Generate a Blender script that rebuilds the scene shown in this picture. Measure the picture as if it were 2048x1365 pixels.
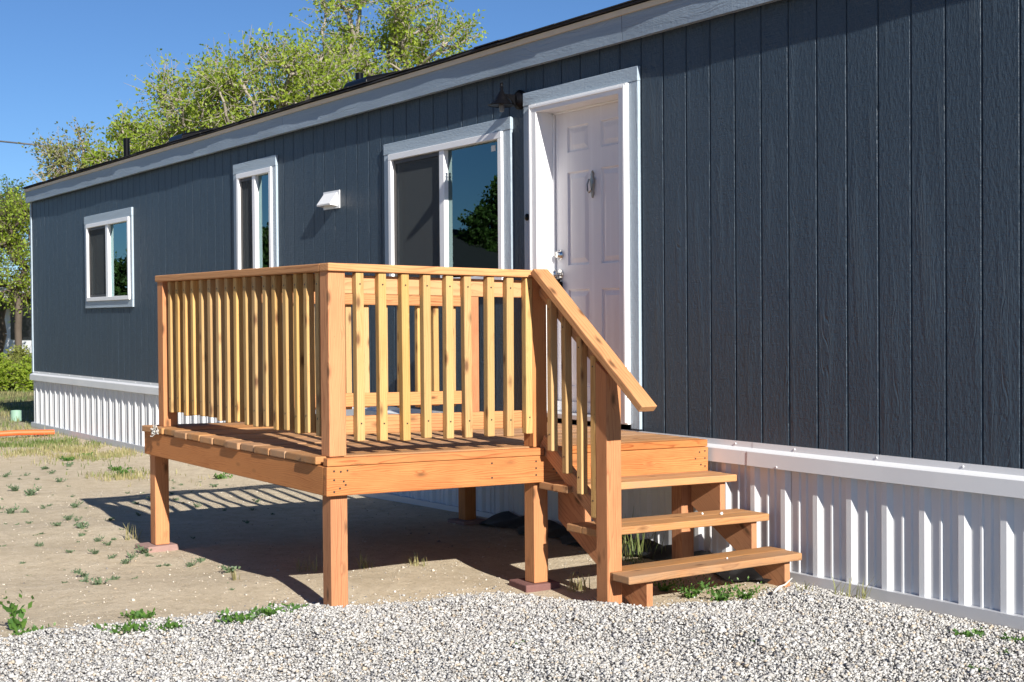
import bpy, bmesh, math, random
import numpy as np
from mathutils import Matrix, Vector
R = math.radians
rnd = random.Random(7)
for o in list(bpy.data.objects): bpy.data.objects.remove(o)
scene = bpy.context.scene
COL = scene.collection

# ------------------------------------------------------------------ camera
FPX, YAW, PITCH, ROLL = 2791.96, 0.590894, -0.016263, -0.0076809
CAM = Vector((0, -5.3339, 1.45))
Fv = Vector((-math.cos(YAW)*math.cos(PITCH), math.sin(YAW)*math.cos(PITCH), math.sin(PITCH)))
Rv = Fv.cross(Vector((0, 0, 1))).normalized(); Uv = Rv.cross(Fv)
R2 = Rv*math.cos(ROLL)+Uv*math.sin(ROLL); U2 = -Rv*math.sin(ROLL)+Uv*math.cos(ROLL)
cd = bpy.data.cameras.new('camera'); cam = bpy.data.objects.new('camera', cd); COL.objects.link(cam)
cd.sensor_width = 36; cd.lens = FPX/2048*36; cd.clip_end = 3000; cd.clip_start = .05
cam.matrix_world = Matrix(((R2.x, U2.x, -Fv.x, CAM.x), (R2.y, U2.y, -Fv.y, CAM.y), (R2.z, U2.z, -Fv.z, CAM.z), (0, 0, 0, 1)))
scene.camera = cam
def ray(px, py): return Fv+R2*((px-1024)/FPX)-U2*((py-682.5)/FPX)
def on_z(px, py, z):
    d = ray(px, py); return CAM+d*((z-CAM.z)/d.z)
def at_depth(px, py, t): return CAM+ray(px, py)*t      # t = depth in metres along the view axis

# ------------------------------------------------------------------ sky, sun, exposure
AZ, EL = 8.7, 27.6
wd = bpy.data.worlds.new('World'); scene.world = wd; wd.use_nodes = True
nt = wd.node_tree; nt.nodes.clear()
sky = nt.nodes.new('ShaderNodeTexSky'); sky.sky_type = 'NISHITA'; sky.sun_disc = False
sky.sun_elevation = R(EL); sky.sun_rotation = R(90+AZ); sky.altitude = 0; sky.air_density = .8; sky.dust_density = 0; sky.ozone_density = 8.0
bg = nt.nodes.new('ShaderNodeBackground'); bg.inputs[1].default_value = .058
wo = nt.nodes.new('ShaderNodeOutputWorld'); nt.links.new(sky.outputs[0], bg.inputs[0]); nt.links.new(bg.outputs[0], wo.inputs[0])
sd = bpy.data.lights.new('sun', 'SUN'); sd.energy = 5.0; sd.angle = R(.53); sd.color = (1, .955, .885)
so = bpy.data.objects.new('sun', sd); COL.objects.link(so); so.location = (8, -8, 12)
sv = Vector((math.cos(R(EL))*math.cos(R(AZ)), -math.cos(R(EL))*math.sin(R(AZ)), math.sin(R(EL))))
so.rotation_euler = sv.to_track_quat('Z', 'Y').to_euler()
vs = scene.view_settings; vs.view_transform = 'Standard'; vs.look = 'None'; vs.exposure = .85; vs.gamma = 1; vs.use_curve_mapping = False

# ------------------------------------------------------------------ helpers
WM = {}
def link(name, data, parent=None, M=None, mat=None):
    o = bpy.data.objects.new(name, data); COL.objects.link(o)
    M = M or Matrix.Identity(4); WM[o.name] = M
    if parent is not None:
        o.parent = parent; o.matrix_basis = WM[parent.name].inverted() @ M
    else: o.matrix_basis = M
    if mat is not None and data is not None and not data.materials: data.materials.append(mat)
    return o
def thing(name, label, cat, loc=(0, 0, 0), group=None):
    o = link(name, None, None, Matrix.Translation(Vector(loc))); o.empty_display_size = .2
    return tag(o, label, cat, group)
def tag(o, label, cat, group=None, kind=None):
    o['label'] = label; o['category'] = cat
    if group: o['group'] = group
    if kind: o['kind'] = kind
    return o
def mesh(name, v, f, mat=None, smooth=False):
    me = bpy.data.meshes.new(name); me.from_pydata([tuple(a) for a in v], [], f); me.update()
    if mat: me.materials.append(mat)
    if smooth: me.polygons.foreach_set('use_smooth', [True]*len(me.polygons))
    return me
def np_mesh(name, V, Fa, mat=None, col=None, smooth=False):
    """V (n,3), Fa (m,k) arrays of equal polygons; col (n,3) optional colour attribute."""
    me = bpy.data.meshes.new(name); V = np.asarray(V, np.float32); Fa = np.asarray(Fa, np.int32); m, k = Fa.shape
    me.vertices.add(len(V)); me.vertices.foreach_set('co', V.ravel())
    me.loops.add(m*k); me.loops.foreach_set('vertex_index', Fa.ravel())
    me.polygons.add(m); me.polygons.foreach_set('loop_start', np.arange(0, m*k, k, dtype=np.int32))
    if smooth: me.polygons.foreach_set('use_smooth', np.ones(m, bool))
    if col is not None:
        at = me.attributes.new('tint', 'FLOAT_COLOR', 'POINT')
        c4 = np.ones((len(V), 4), np.float32); c4[:, :3] = col; at.data.foreach_set('color', c4.ravel())
    me.update(); me.validate()
    if mat: me.materials.append(mat)
    return me
class MB:
    """collects boxes, prisms, lathes and tubes into one mesh"""
    def __init__(s): s.v = []; s.f = []
    def add(s, v, f):
        n = len(s.v); s.v += [tuple(a) for a in v]; s.f += [tuple(i+n for i in q) for q in f]; return s
    def box(s, x0, x1, y0, y1, z0, z1):
        return s.add([(x0, y0, z0), (x1, y0, z0), (x1, y1, z0), (x0, y1, z0), (x0, y0, z1), (x1, y0, z1), (x1, y1, z1), (x0, y1, z1)],
                     [(0, 3, 2, 1), (4, 5, 6, 7), (0, 1, 5, 4), (1, 2, 6, 5), (2, 3, 7, 6), (3, 0, 4, 7)])
    def prism(s, prof, a, b, axis='X'):
        """closed profile of (u,v) pairs extruded along axis from a to b; X: u=y v=z, Y: u=x v=z, Z: u=x v=y"""
        n = len(prof); mk = {'X': lambda t, u, v: (t, u, v), 'Y': lambda t, u, v: (u, t, v), 'Z': lambda t, u, v: (u, v, t)}[axis]
        vv = [mk(a, *q) for q in prof]+[mk(b, *q) for q in prof]
        ff = [tuple(range(n))[::-1], tuple(range(n, 2*n))]+[(i, (i+1) % n, n+(i+1) % n, n+i) for i in range(n)]
        return s.add(vv, ff)
    def lathe(s, prof, seg=20, M=None):
        """profile (r,z) about local z"""
        M = M or Matrix.Identity(4); n = len(prof); vv = []; ff = []
        for r, z in prof:
            for k in range(seg):
                a = 2*math.pi*k/seg; vv.append(M @ Vector((r*math.cos(a), r*math.sin(a), z)))
        for i in range(n-1):
            for k in range(seg): ff.append((i*seg+k, i*seg+(k+1) % seg, (i+1)*seg+(k+1) % seg, (i+1)*seg+k))
        ff.append(tuple(range(seg))[::-1]); ff.append(tuple((n-1)*seg+k for k in range(seg)))
        return s.add(vv, ff)
    def tube(s, pts, rad, seg=6):
        pts = [Vector(q) for q in pts]; n = len(pts); rr = rad if isinstance(rad, (list, tuple)) else [rad]*n
        vv = []; ff = []; up = Vector((.31, .17, .93))
        for i, q in enumerate(pts):
            t = (pts[min(i+1, n-1)]-pts[max(i-1, 0)]).normalized()
            a = t.cross(up); a = a.normalized() if a.length > 1e-4 else Vector((1, 0, 0)); b = t.cross(a)
            for k in range(seg):
                w = 2*math.pi*k/seg; vv.append(q+(a*math.cos(w)+b*math.sin(w))*rr[i])
        for i in range(n-1):
            for k in range(seg): ff.append((i*seg+k, i*seg+(k+1) % seg, (i+1)*seg+(k+1) % seg, (i+1)*seg+k))
        ff.append(tuple(range(seg))); ff.append(tuple((n-1)*seg+k for k in range(seg))[::-1])
        return s.add(vv, ff)
    def build(s, name, mat, parent=None, bev=0, smooth=False, M=None):
        me = mesh(name, s.v, s.f)
        bm = bmesh.new(); bm.from_mesh(me)
        bmesh.ops.recalc_face_normals(bm, faces=bm.faces)
        if bev: bmesh.ops.bevel(bm, geom=[e for e in bm.edges], offset=bev, segments=2, affect='EDGES', profile=.5)
        if smooth:
            for f in bm.faces: f.smooth = True
        bm.to_mesh(me); bm.free()
        if smooth: me.set_sharp_from_angle(angle=R(40))
        # the object's origin sits at the mesh's own base
        if M is None:
            c = np.array([q.co[:] for q in me.vertices]); lo = c.min(0); hi = c.max(0)
            off = Vector(((lo[0]+hi[0])/2, (lo[1]+hi[1])/2, lo[2])); me.transform(Matrix.Translation(-off)); M = Matrix.Translation(off)
        return link(name, me, parent, M, mat)
_bc = {}
def bbox_mesh(l, w, t, bev):
    key = (round(l, 3), round(w, 4), round(t, 4), bev)
    if key not in _bc:
        bm = bmesh.new(); bmesh.ops.create_cube(bm, size=1); bmesh.ops.scale(bm, vec=(l, w, t), verts=bm.verts)
        if bev: bmesh.ops.bevel(bm, geom=bm.edges[:], offset=bev, segments=2, affect='EDGES', profile=.5)
        me = bpy.data.meshes.new('lumber'); bm.to_mesh(me); bm.free(); _bc[key] = me
    return _bc[key]
def plank(name, p0, p1, w, t, up, mat, parent, bev=.004, roll=0):
    """lumber between two axis points; w is across (local Y), t along 'up' (local Z); grain runs along local X"""
    p0 = Vector(p0); p1 = Vector(p1); X = (p1-p0); l = X.length; X.normalize(); up = Vector(up)
    Y = up.cross(X).normalized(); Z = X.cross(Y)
    me = bbox_mesh(l, w, t, bev).copy(); me.name = name
    M = Matrix(((X.x, Y.x, Z.x, 0), (X.y, Y.y, Z.y, 0), (X.z, Y.z, Z.z, 0), (0, 0, 0, 1)))
    M = Matrix.Translation((p0+p1)/2) @ M @ Matrix.Rotation(roll, 4, 'X')
    return link(name, me, parent, M, mat)
def smoothnoise(x, seed=0, amp=1.):
    return amp*(math.sin(x*1.7+seed)+.6*math.sin(x*3.9+seed*2.3)+.35*math.sin(x*8.3+seed*1.1))/1.95

# ------------------------------------------------------------------ materials
class NT:
    def __init__(s, name):
        s.m = bpy.data.materials.new(name); s.m.use_nodes = True; s.t = s.m.node_tree; s.t.nodes.clear()
        s.out = s.n('OutputMaterial')
    def n(s, typ, **kw):
        q = s.t.nodes.new('ShaderNode'+typ)
        for k, v in kw.items(): setattr(q, k, v)
        return q
    def set(s, node, **kw):
        for k, v in kw.items():
            i = node.inputs[k.replace('_', ' ')] if not k[1:].isdigit() else node.inputs[int(k[1:])]
            if hasattr(v, 'links') or hasattr(v, 'is_output'): s.t.links.new(v, i)
            else: i.default_value = v
        return node
    def math(s, op, a, b=0., c=None):
        q = s.n('Math', operation=op); s.set(q, i0=a, i1=b)
        if c is not None: s.set(q, i2=c)
        return q.outputs[0]
    def mix(s, fac, a, b, blend='MIX'):
        q = s.n('Mix', data_type='RGBA', blend_type=blend)
        for i, v in ((0, fac), (6, a), (7, b)):
            if hasattr(v, 'is_output'): s.t.links.new(v, q.inputs[i])
            else: q.inputs[i].default_value = v if i == 0 else (*v, 1)
        return q.outputs[2]
    def noise(s, vec, scale, detail=3, rough=.5, dist=0):
        q = s.n('TexNoise'); s.set(q, Vector=vec, Scale=scale, Detail=detail, Roughness=rough, Distortion=dist); return q.outputs[0]
    def ramp(s, fac, stops):
        q = s.n('ValToRGB'); s.t.links.new(fac, q.inputs[0]); e = q.color_ramp.elements
        while len(e) > 1: e.remove(e[-1])
        for i, (p, c) in enumerate(stops):
            k = e[0] if i == 0 else e.new(p)
            k.position = p; k.color = (*c, 1) if len(c) == 3 else c
        return q.outputs[0]
    def mapping(s, vec, scale=(1, 1, 1), loc=(0, 0, 0)):
        q = s.n('Mapping'); s.set(q, Vector=vec); q.inputs['Scale'].default_value = scale
        if hasattr(loc, 'is_output'): s.t.links.new(loc, q.inputs['Location'])
        else: q.inputs['Location'].default_value = loc
        return q.outputs[0]
    def bump(s, h, strength=.3, dist=.01, normal=None):
        q = s.n('Bump'); s.set(q, Height=h, Strength=strength, Distance=dist)
        if normal is not None: s.t.links.new(normal, q.inputs['Normal'])
        return q.outputs[0]
    def bsdf(s, color, rough=.6, normal=None, spec=.5, metal=0., **kw):
        q = s.n('BsdfPrincipled')
        for nme, v in (('Base Color', color), ('Roughness', rough), ('Metallic', metal), ('Specular IOR Level', spec)):
            if hasattr(v, 'is_output'): s.t.links.new(v, q.inputs[nme])
            else: q.inputs[nme].default_value = (*v, 1) if nme == 'Base Color' else v
        if normal is not None: s.t.links.new(normal, q.inputs['Normal'])
        s.t.links.new(q.outputs[0], s.out.inputs[0]); return q
    def obj(s): return s.n('TexCoord').outputs['Object']
    def rand(s): return s.n('ObjectInfo').outputs['Random']

def plain(name, color, rough=.6, spec=.5, metal=0., var=.12, bump=0., scale=30):
    k = NT(name); co = k.obj(); nz = k.noise(co, scale*.25, 4, .6)
    c = k.mix(nz, tuple(a*(1-var) for a in color), tuple(min(1, a*(1+var)) for a in color))
    nm = k.bump(k.noise(co, scale*3, 3), bump, .004) if bump else None
    k.bsdf(c, rough, nm, spec, metal); return k.m

def wood(name, light, dark, knot=(.16, .07, .025), ring=1., rough=.72, wear=None, knots=.5):
    """solid timber: growth rings about a pith line along local X, so faces and end grain agree"""
    k = NT(name); co = k.obj(); rd = k.rand()
    comb = k.n('CombineXYZ')
    k.set(comb, X=k.math('MULTIPLY', rd, 37.), Y=k.math('MULTIPLY_ADD', rd, 0.13, .035), Z=k.math('MULTIPLY_ADD', k.math('FRACT', k.math('MULTIPLY', rd, 7.31)), .16, -.11))
    add = k.n('VectorMath', operation='ADD'); k.set(add, i0=co, i1=comb.outputs[0]); p = add.outputs[0]
    wob = k.noise(k.mapping(p, (1.3, 9, 9)), 1.6, 2, .5)
    sep = k.n('SeparateXYZ'); k.set(sep, i0=p)
    rr = k.math('SQRT', k.math('ADD', k.math('POWER', sep.outputs[1], 2.), k.math('POWER', sep.outputs[2], 2.)))
    rr = k.math('ADD', rr, k.math('MULTIPLY', wob, .055))
    # knots bend the rings round them
    vo = k.n('TexVoronoi', feature='F1'); k.set(vo, Vector=k.mapping(p, (5.5, 14, 14)), Scale=1., Randomness=1.)
    kd = vo.outputs['Distance']; ksep = k.n('SeparateColor'); k.t.links.new(vo.outputs['Color'], ksep.inputs[0])
    has = k.math('GREATER_THAN', ksep.outputs[0], knots)
    kn = k.math('MULTIPLY', has, k.ramp(kd, [(0, (1, 1, 1)), (.10, (.9, .9, .9)), (.16, (.45, .45, .45)), (.27, (0, 0, 0))]))
    bend = k.math('MULTIPLY', has, k.ramp(kd, [(0, (1, 1, 1)), (.32, (0, 0, 0))]))
    rr = k.math('ADD', rr, k.math('MULTIPLY', bend, .016))
    fr = k.math('FRACT', k.math('MULTIPLY', rr, 120*ring))
    late = k.ramp(fr, [(0, (.0, .0, .0)), (.55, (.18, .18, .18)), (.88, (1, 1, 1)), (1, (.05, .05, .05))])
    fine = k.noise(k.mapping(p, (9, 420, 420)), 1., 3, .6)
    blot = k.noise(k.mapping(p, (2.2, 7, 7)), 1., 4, .65)
    fac = k.math('MULTIPLY_ADD', late, .62, k.math('MULTIPLY_ADD', blot, 1.5, -.66))
    fac = k.math('MULTIPLY_ADD', fine, .55, k.math('SUBTRACT', fac, .24))
    fac = k.math('ADD', fac, k.math('MULTIPLY_ADD', rd, .40, -.26))
    c = k.ramp(fac, [(0, light), (.55, tuple((a*.55+b*.45) for a, b in zip(light, dark))), (1, dark)])
    if wear:
        wn = k.noise(k.mapping(p, (3, 11, 11)), 1., 5, .7)
        c = k.mix(k.math('MULTIPLY', k.ramp(wn, [(.42, (0, 0, 0)), (.72, (1, 1, 1))]), .75), c, wear)
    c = k.mix(kn, c, knot)
    spk = k.noise(p, 95, 2, .5)
    c = k.mix(k.ramp(spk, [(.71, (0, 0, 0)), (.76, (.55, .55, .55))]), c, knot)
    val = k.math('MULTIPLY_ADD', k.math('FRACT', k.math('MULTIPLY', rd, 5.71)), .30, .76)
    hsv = k.n('HueSaturation'); k.set(hsv, Color=c, Value=val, Saturation=k.math('MULTIPLY_ADD', k.math('FRACT', k.math('MULTIPLY', rd, 11.3)), .14, .90)); c = hsv.outputs[0]
    h = k.math('ADD', k.math('MULTIPLY', fine, .6), k.math('MULTIPLY', late, .35))
    k.bsdf(c, rough, k.bump(h, .35, .002), .3); return k.m

def emboss(name, c0, c1, rough=.5, amp=.0022, axis='Z', spec=.38, wavy=0.):
    """painted engineered siding with a pressed wood grain; grain runs along local axis"""
    k = NT(name); co = k.obj(); rd = k.rand()
    comb = k.n('CombineXYZ'); k.set(comb, X=k.math('MULTIPLY', rd, 13.7), Y=0., Z=k.math('MULTIPLY', rd, 29.3))
    add = k.n('VectorMath', operation='ADD'); k.set(add, i0=co, i1=comb.outputs[0]); p = add.outputs[0]
    s = (lambda a, b: (a, a, b)) if axis == 'Z' else (lambda a, b: (b, a, a))
    warp = k.noise(k.mapping(p, s(4.5, 1.1)), 1., 2, .5)
    sep = k.n('SeparateXYZ'); k.set(sep, i0=p); u = sep.outputs[0] if axis == 'Z' else sep.outputs[2]
    g = k.math('ADD', k.math('MULTIPLY', u, 40.), k.math('MULTIPLY', warp, 13.))
    rings = k.math('ABSOLUTE', k.math('SUBTRACT', k.math('FRACT', g), .5))
    rings = k.ramp(rings, [(.0, (0, 0, 0)), (.13, (1, 1, 1)), (.5, (.82, .82, .82))])
    where = k.ramp(k.noise(k.mapping(p, s(7, .7)), 1., 2), [(.54, (0, 0, 0)), (.63, (1, 1, 1))])
    pore = k.noise(k.mapping(p, s(70, 26)), 1., 4, .62)
    saw = k.noise(k.mapping(p, s(9, 120)), 1., 2, .5)
    h = k.math('ADD', k.math('MULTIPLY', k.math('MULTIPLY', rings, where), .75), k.math('MULTIPLY', pore, 1.25))
    h = k.math('ADD', h, k.math('MULTIPLY', saw, .32))
    c = k.mix(k.noise(k.mapping(p, s(9, 1.5)), 1., 4, .6), c0, c1)
    # faint dust and run-off marks
    c = k.mix(k.math('MULTIPLY', k.ramp(k.noise(k.mapping(p, s(26, .55)), 1., 4, .6), [(.5, (0, 0, 0)), (.8, (1, 1, 1))]), .22), c, tuple(min(1, a*1.6+.012) for a in c1))
    k.bsdf(c, rough, k.bump(h, .55, amp), spec); return k.m

def leafmat(name, c0, c1, trans=.5):
    k = NT(name); at = k.n('Attribute', attribute_name='tint'); sp = k.n('SeparateColor'); k.t.links.new(at.outputs['Color'], sp.inputs[0])
    c = k.mix(sp.outputs[0], c0, c1)
    a = k.n('BsdfPrincipled'); k.t.links.new(c, a.inputs['Base Color']); a.inputs['Roughness'].default_value = .5; a.inputs['Specular IOR Level'].default_value = .35
    b = k.n('BsdfTranslucent'); k.t.links.new(k.mix(.5, c, tuple(min(1, q*1.3) for q in c1)), b.inputs[0])
    mx = k.n('MixShader'); mx.inputs[0].default_value = trans; k.t.links.new(a.outputs[0], mx.inputs[1]); k.t.links.new(b.outputs[0], mx.inputs[2])
    k.t.links.new(mx.outputs[0], k.out.inputs[0]); return k.m

def glassmat(name, tint, ior=1.75, pass_=(.55, .62, .6)):
    k = NT(name); fr = k.n('Fresnel'); fr.inputs[0].default_value = ior
    wv = k.bump(k.noise(k.obj(), 1.6, 2), .035, .02)
    g = k.n('BsdfGlossy'); g.inputs['Color'].default_value = (*tint, 1); g.inputs['Roughness'].default_value = 0.; k.t.links.new(wv, g.inputs['Normal'])
    t = k.n('BsdfTransparent'); t.inputs[0].default_value = (*pass_, 1)
    mx = k.n('MixShader'); k.t.links.new(fr.outputs[0], mx.inputs[0]); k.t.links.new(t.outputs[0], mx.inputs[1]); k.t.links.new(g.outputs[0], mx.inputs[2])
    k.t.links.new(mx.outputs[0], k.out.inputs[0]); return k.m

def screenmat():
    k = NT('insect_screen'); d = k.n('BsdfDiffuse'); d.inputs[0].default_value = (.085, .095, .10, 1)
    t = k.n('BsdfTransparent'); mx = k.n('MixShader'); mx.inputs[0].default_value = .66
    k.t.links.new(t.outputs[0], mx.inputs[1]); k.t.links.new(d.outputs[0], mx.inputs[2]); k.t.links.new(mx.outputs[0], k.out.inputs[0]); return k.m

def soilmat():
    k = NT('dry_dirt'); co = k.n('NewGeometry').outputs['Position']
    a = k.noise(co, .55, 5, .6); b = k.noise(co, 7, 5, .65); cc = k.noise(co, 70, 4, .7); dd = k.noise(co, 260, 2, .6)
    c = k.ramp(b, [(.25, (.42, .345, .24)), (.5, (.535, .45, .33)), (.75, (.62, .535, .405))])
    c = k.mix(k.ramp(a, [(.35, (0, 0, 0)), (.7, (.6, .6, .6))]), c, (.50, .41, .285))
    c = k.mix(k.ramp(k.noise(co, 22, 4, .7), [(.50, (0, 0, 0)), (.68, (.5, .5, .5))]), c, (.36, .295, .205))
    c = k.mix(k.ramp(cc, [(.58, (0, 0, 0)), (.68, (.7, .7, .7))]), c, (.27, .215, .15))
    c = k.mix(k.ramp(dd, [(.68, (0, 0, 0)), (.74, (.8, .8, .8))]), c, (.58, .53, .45))
    # grassy, duller soil far off and past the house's end
    sx = k.n('SeparateXYZ'); k.set(sx, i0=co)
    far = k.ramp(k.math('MULTIPLY_ADD', k.math('ADD', sx.outputs[0], k.math('MULTIPLY', a, 6.)), -.05, -.70), [(0, (0, 0, 0)), (.4, (1, 1, 1))])
    c = k.mix(far, c, k_mix_green(k, co))
    h = k.math('ADD', k.math('MULTIPLY', b, .7), k.math('ADD', k.math('MULTIPLY', cc, .35), k.math('MULTIPLY', dd, .14)))
    k.bsdf(c, .95, k.bump(h, .8, .035), .1); return k.m
def k_mix_green(k, co):
    n = k.noise(co, 1.4, 5, .7); return k.ramp(n, [(.3, (.10, .12, .045)), (.5, (.17, .16, .07)), (.7, (.30, .25, .14))])

def gravelmat():
    k = NT('gravel_bed'); co = k.n('NewGeometry').outputs['Position']
    v = k.n('TexVoronoi', feature='F1'); k.set(v, Vector=co, Scale=62., Randomness=1.)
    sp = k.n('SeparateColor'); k.t.links.new(v.outputs['Color'], sp.inputs[0])
    c = k.ramp(sp.outputs[0], [(0, (.22, .22, .22)), (.35, (.36, .35, .335)), (.7, (.46, .44, .41)), (1, (.58, .565, .54))])
    h = k.math('SUBTRACT', 1., v.outputs['Distance'])
    k.bsdf(c, .85, k.bump(h, 1., .02), .2); return k.m
def stonemat():
    k = NT('gravel_stone'); at = k.n('Attribute', attribute_name='tint'); co = k.n('NewGeometry').outputs['Position']
    c = k.mix(k.math('MULTIPLY', k.noise(co, 160, 3), .5), at.outputs['Color'], (.38, .36, .33))
    k.bsdf(c, .8, k.bump(k.noise(co, 300, 2), .3, .003), .25); return k.m

M = {}
M['orange'] = wood('cedar_orange_wood', (.57, .238, .086), (.31, .092, .027))
M['deck'] = wood('deck_wood', (.51, .255, .10), (.29, .12, .042), wear=(.32, .21, .125))
M['rim'] = wood('rim_wood', (.58, .24, .084), (.33, .092, .026))
M['yellow'] = wood('pale_pine_wood', (.535, .33, .120), (.36, .185, .056), ring=.8, knots=.32)
M['rail'] = wood('rail_wood', (.60, .285, .105), (.32, .105, .03), ring=.55)
M['siding'] = emboss('slate_blue_siding', (.029, .045, .064), (.039, .059, .081), .48, .012)
M['trim'] = emboss('pale_grey_trim_paint', (.30, .37, .43), (.37, .44, .50), .5, .0050)
M['trimx'] = emboss('pale_grey_trim_paint_flat', (.30, .37, .43), (.37, .44, .50), .5, .0050, axis='X')
M['fascia'] = emboss('grey_fascia_paint', (.21, .265, .32), (.26, .315, .375), .5, .0050, axis='X')
M['cream'] = plain('cream_drip_edge', (.60, .50, .36), .5)
M['shingle'] = plain('charcoal_shingle', (.035, .034, .036), .9, .2, var=.4, bump=.6, scale=60)
M['vinyl'] = plain('white_vinyl', (.80, .80, .80), .35, .5, var=.02)
M['door'] = emboss('white_door_paint', (.70, .68, .69), (.74, .72, .73), .4, .0006)
M['metal'] = plain('white_ribbed_metal', (.69, .695, .70), .33, .5, var=.03, scale=6)
M['track'] = plain('galvanised_track', (.52, .53, .55), .4, .5, .3, var=.08, scale=8)
M['black'] = plain('black_enamel', (.004, .004, .005), .3, .14, var=.1)
M['bronze'] = plain('dark_pewter', (.36, .33, .29), .35, .5, .9)
M['chrome'] = plain('satin_nickel', (.62, .60, .57), .22, .5, 1., var=.03)
M['glass'] = glassmat('window_glass', (.66, .93, .95), 2.35)
M['screen'] = screenmat()
M['screenframe'] = plain('dark_screen_frame', (.045, .040, .038), .5)
M['bulb'] = plain('grey_socket', (.16, .16, .16), .4)
M['inside'] = plain('dim_interior', (.10, .09, .08), .9)
M['curtain'] = plain('beige_curtain', (.45, .40, .33), .9)
M['soil'] = soilmat(); M['gravel'] = gravelmat(); M['stone'] = stonemat()
M['paver'] = plain('red_concrete_paver', (.30, .19, .165), .9, .2, var=.3, bump=.7, scale=40)
M['darkpaver'] = plain('dark_red_paver', (.17, .085, .075), .9, .2, var=.3, bump=.7, scale=40)
M['orangepipe'] = plain('orange_conduit', (.72, .13, .035), .45)
M['palegreen'] = plain('pale_green_plastic', (.24, .38, .29), .5)
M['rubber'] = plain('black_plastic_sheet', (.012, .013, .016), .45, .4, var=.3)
M['bark'] = plain('grey_bark', (.27, .235, .195), .9, .2, var=.35, bump=.7, scale=20)
M['darkbark'] = plain('dark_bark', (.10, .08, .062), .9, .2, var=.35, bump=.7, scale=20)
M['leaf'] = leafmat('spring_leaf', (.13, .23, .026), (.44, .52, .07), .55)
M['leafpale'] = leafmat('pale_spring_leaf', (.13, .17, .035), (.33, .34, .09))
M['leafdark'] = leafmat('shade_leaf', (.04, .085, .018), (.12, .19, .035), .35)
M['weed'] = leafmat('grey_green_weed', (.085, .13, .075), (.17, .23, .12), .25)
M['green'] = leafmat('green_weed', (.045, .115, .025), (.12, .23, .04), .3)
M['grass'] = leafmat('grass_blade', (.10, .17, .035), (.38, .33, .16), .35)
M['rv'] = plain('white_trailer_skin', (.66, .68, .70), .4, var=.04, scale=3)
M['dark'] = plain('dark_window', (.02, .022, .025), .15)
M['tyre'] = plain('tyre_rubber', (.018, .018, .018), .8)
M['brownroof'] = plain('red_brown_roof', (.22, .10, .07), .9)
M['neighbour'] = plain('backlit_brown_wall', (.13, .11, .095), .8)  # wall colour kept dark so the mirrored gable reads as backlit
M['cable'] = plain('cable_sheath', (.02, .02, .022), .6)
M['wire'] = plain('pale_twine', (.60, .58, .53), .6, var=.3)
M['paper'] = plain('paper_sticker', (.72, .74, .72), .8, var=.03)
M['screw'] = plain('screw_head', (.09, .07, .055), .4, .5, .6)
M['whitescrew'] = plain('white_screw_head', (.75, .75, .75), .35)

# ------------------------------------------------------------------ ground
GB = np.array([(-6.0, -6.45), (-5.0, -6.32), (-4.3, -6.30), (-3.82, -6.27), (-3.17, -6.225), (-2.88, -6.217), (-2.5, -6.23), (-2.34, -6.15), (-2.2, -6.06), (-1.95, -6.05), (-1.72, -5.96),
               (-1.45, -5.915), (-1.36, -5.86), (-1.31, -5.60), (-1.24, -5.24), (-1.1, -5.08), (-.9, -5.15), (-.57, -5.08), (-.17, -5.12), (.1, -5.16)])
def ground_h(x, y):
    x = np.asarray(x, float); y = np.asarray(y, float)
    b = np.interp(x, [-60, -20, -15, -11.5, -8.4, -6.2, -5, 5], [-.03, -.03, -.035, -.005, .05, .055, .045, .05])
    n = .012*np.sin(x*2.1+y*1.3)+.008*np.sin(x*4.7-y*3.1+1)+.006*np.sin(y*7.3+x*1.9)
    return b+n*np.clip((-.25-y)/.5, .15, 1)*np.clip((x+40)/20, 0, 1)
def gravel_edge(y): return np.interp(y, GB[:, 0], GB[:, 1])+.03*np.sin(np.asarray(y)*9)+.02*np.sin(np.asarray(y)*23+1)
def gravel_h(x, y):
    s = np.asarray(x)-gravel_edge(y); n = .012*np.sin(np.asarray(x)*5+np.asarray(y)*3)+.01*np.sin(np.asarray(y)*6.1-np.asarray(x)*2)
    e = np.clip(-np.asarray(y)/.35, 0, 1); return ground_h(x, y)+np.clip(s/.22, -1.2, 1)*.035*e-.030*(1-e)*np.clip(s/.22, 0, 1)+n*np.clip(s/.3, 0, 1)*e
def grid_sheet(name, xs, ys, hf, mat):
    X, Y = np.meshgrid(xs, ys, indexing='ij'); Z = hf(X, Y); V = np.stack([X, Y, Z], -1).reshape(-1, 3); a, b = len(xs), len(ys)
    i = np.arange(a*b).reshape(a, b); Fq = np.stack([i[:-1, :-1], i[1:, :-1], i[1:, 1:], i[:-1, 1:]], -1).reshape(-1, 4)
    o = link(name, np_mesh(name, V, Fq, mat, smooth=True)); o['kind'] = 'structure'; return o
xs = np.concatenate([[-1500, -600, -250, -120, -70, -45, -32], np.arange(-26, -12, .5), np.arange(-12, -4.4, .06), np.arange(-4.4, 4, .4), [8, 20, 60, 200, 800]])
ys = np.concatenate([[-1500, -500, -150, -60, -25, -14, -9, -7], np.arange(-6, .2, .06), [.6, 2, 4, 6, 10, 16, 30, 60, 120, 300, 700, 1500]])
grid_sheet('ground', xs, ys, ground_h, M['soil'])
gx = np.concatenate([np.arange(-6.7, -2, .05), [-1.5, -.5, 1, 3, 8, 20]]); gy = np.concatenate([[-16, -11, -8, -6.4], np.arange(-6, -.02, .05)])
grid_sheet('gravel_path', gx, gy, gravel_h, M['gravel'])

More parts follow.
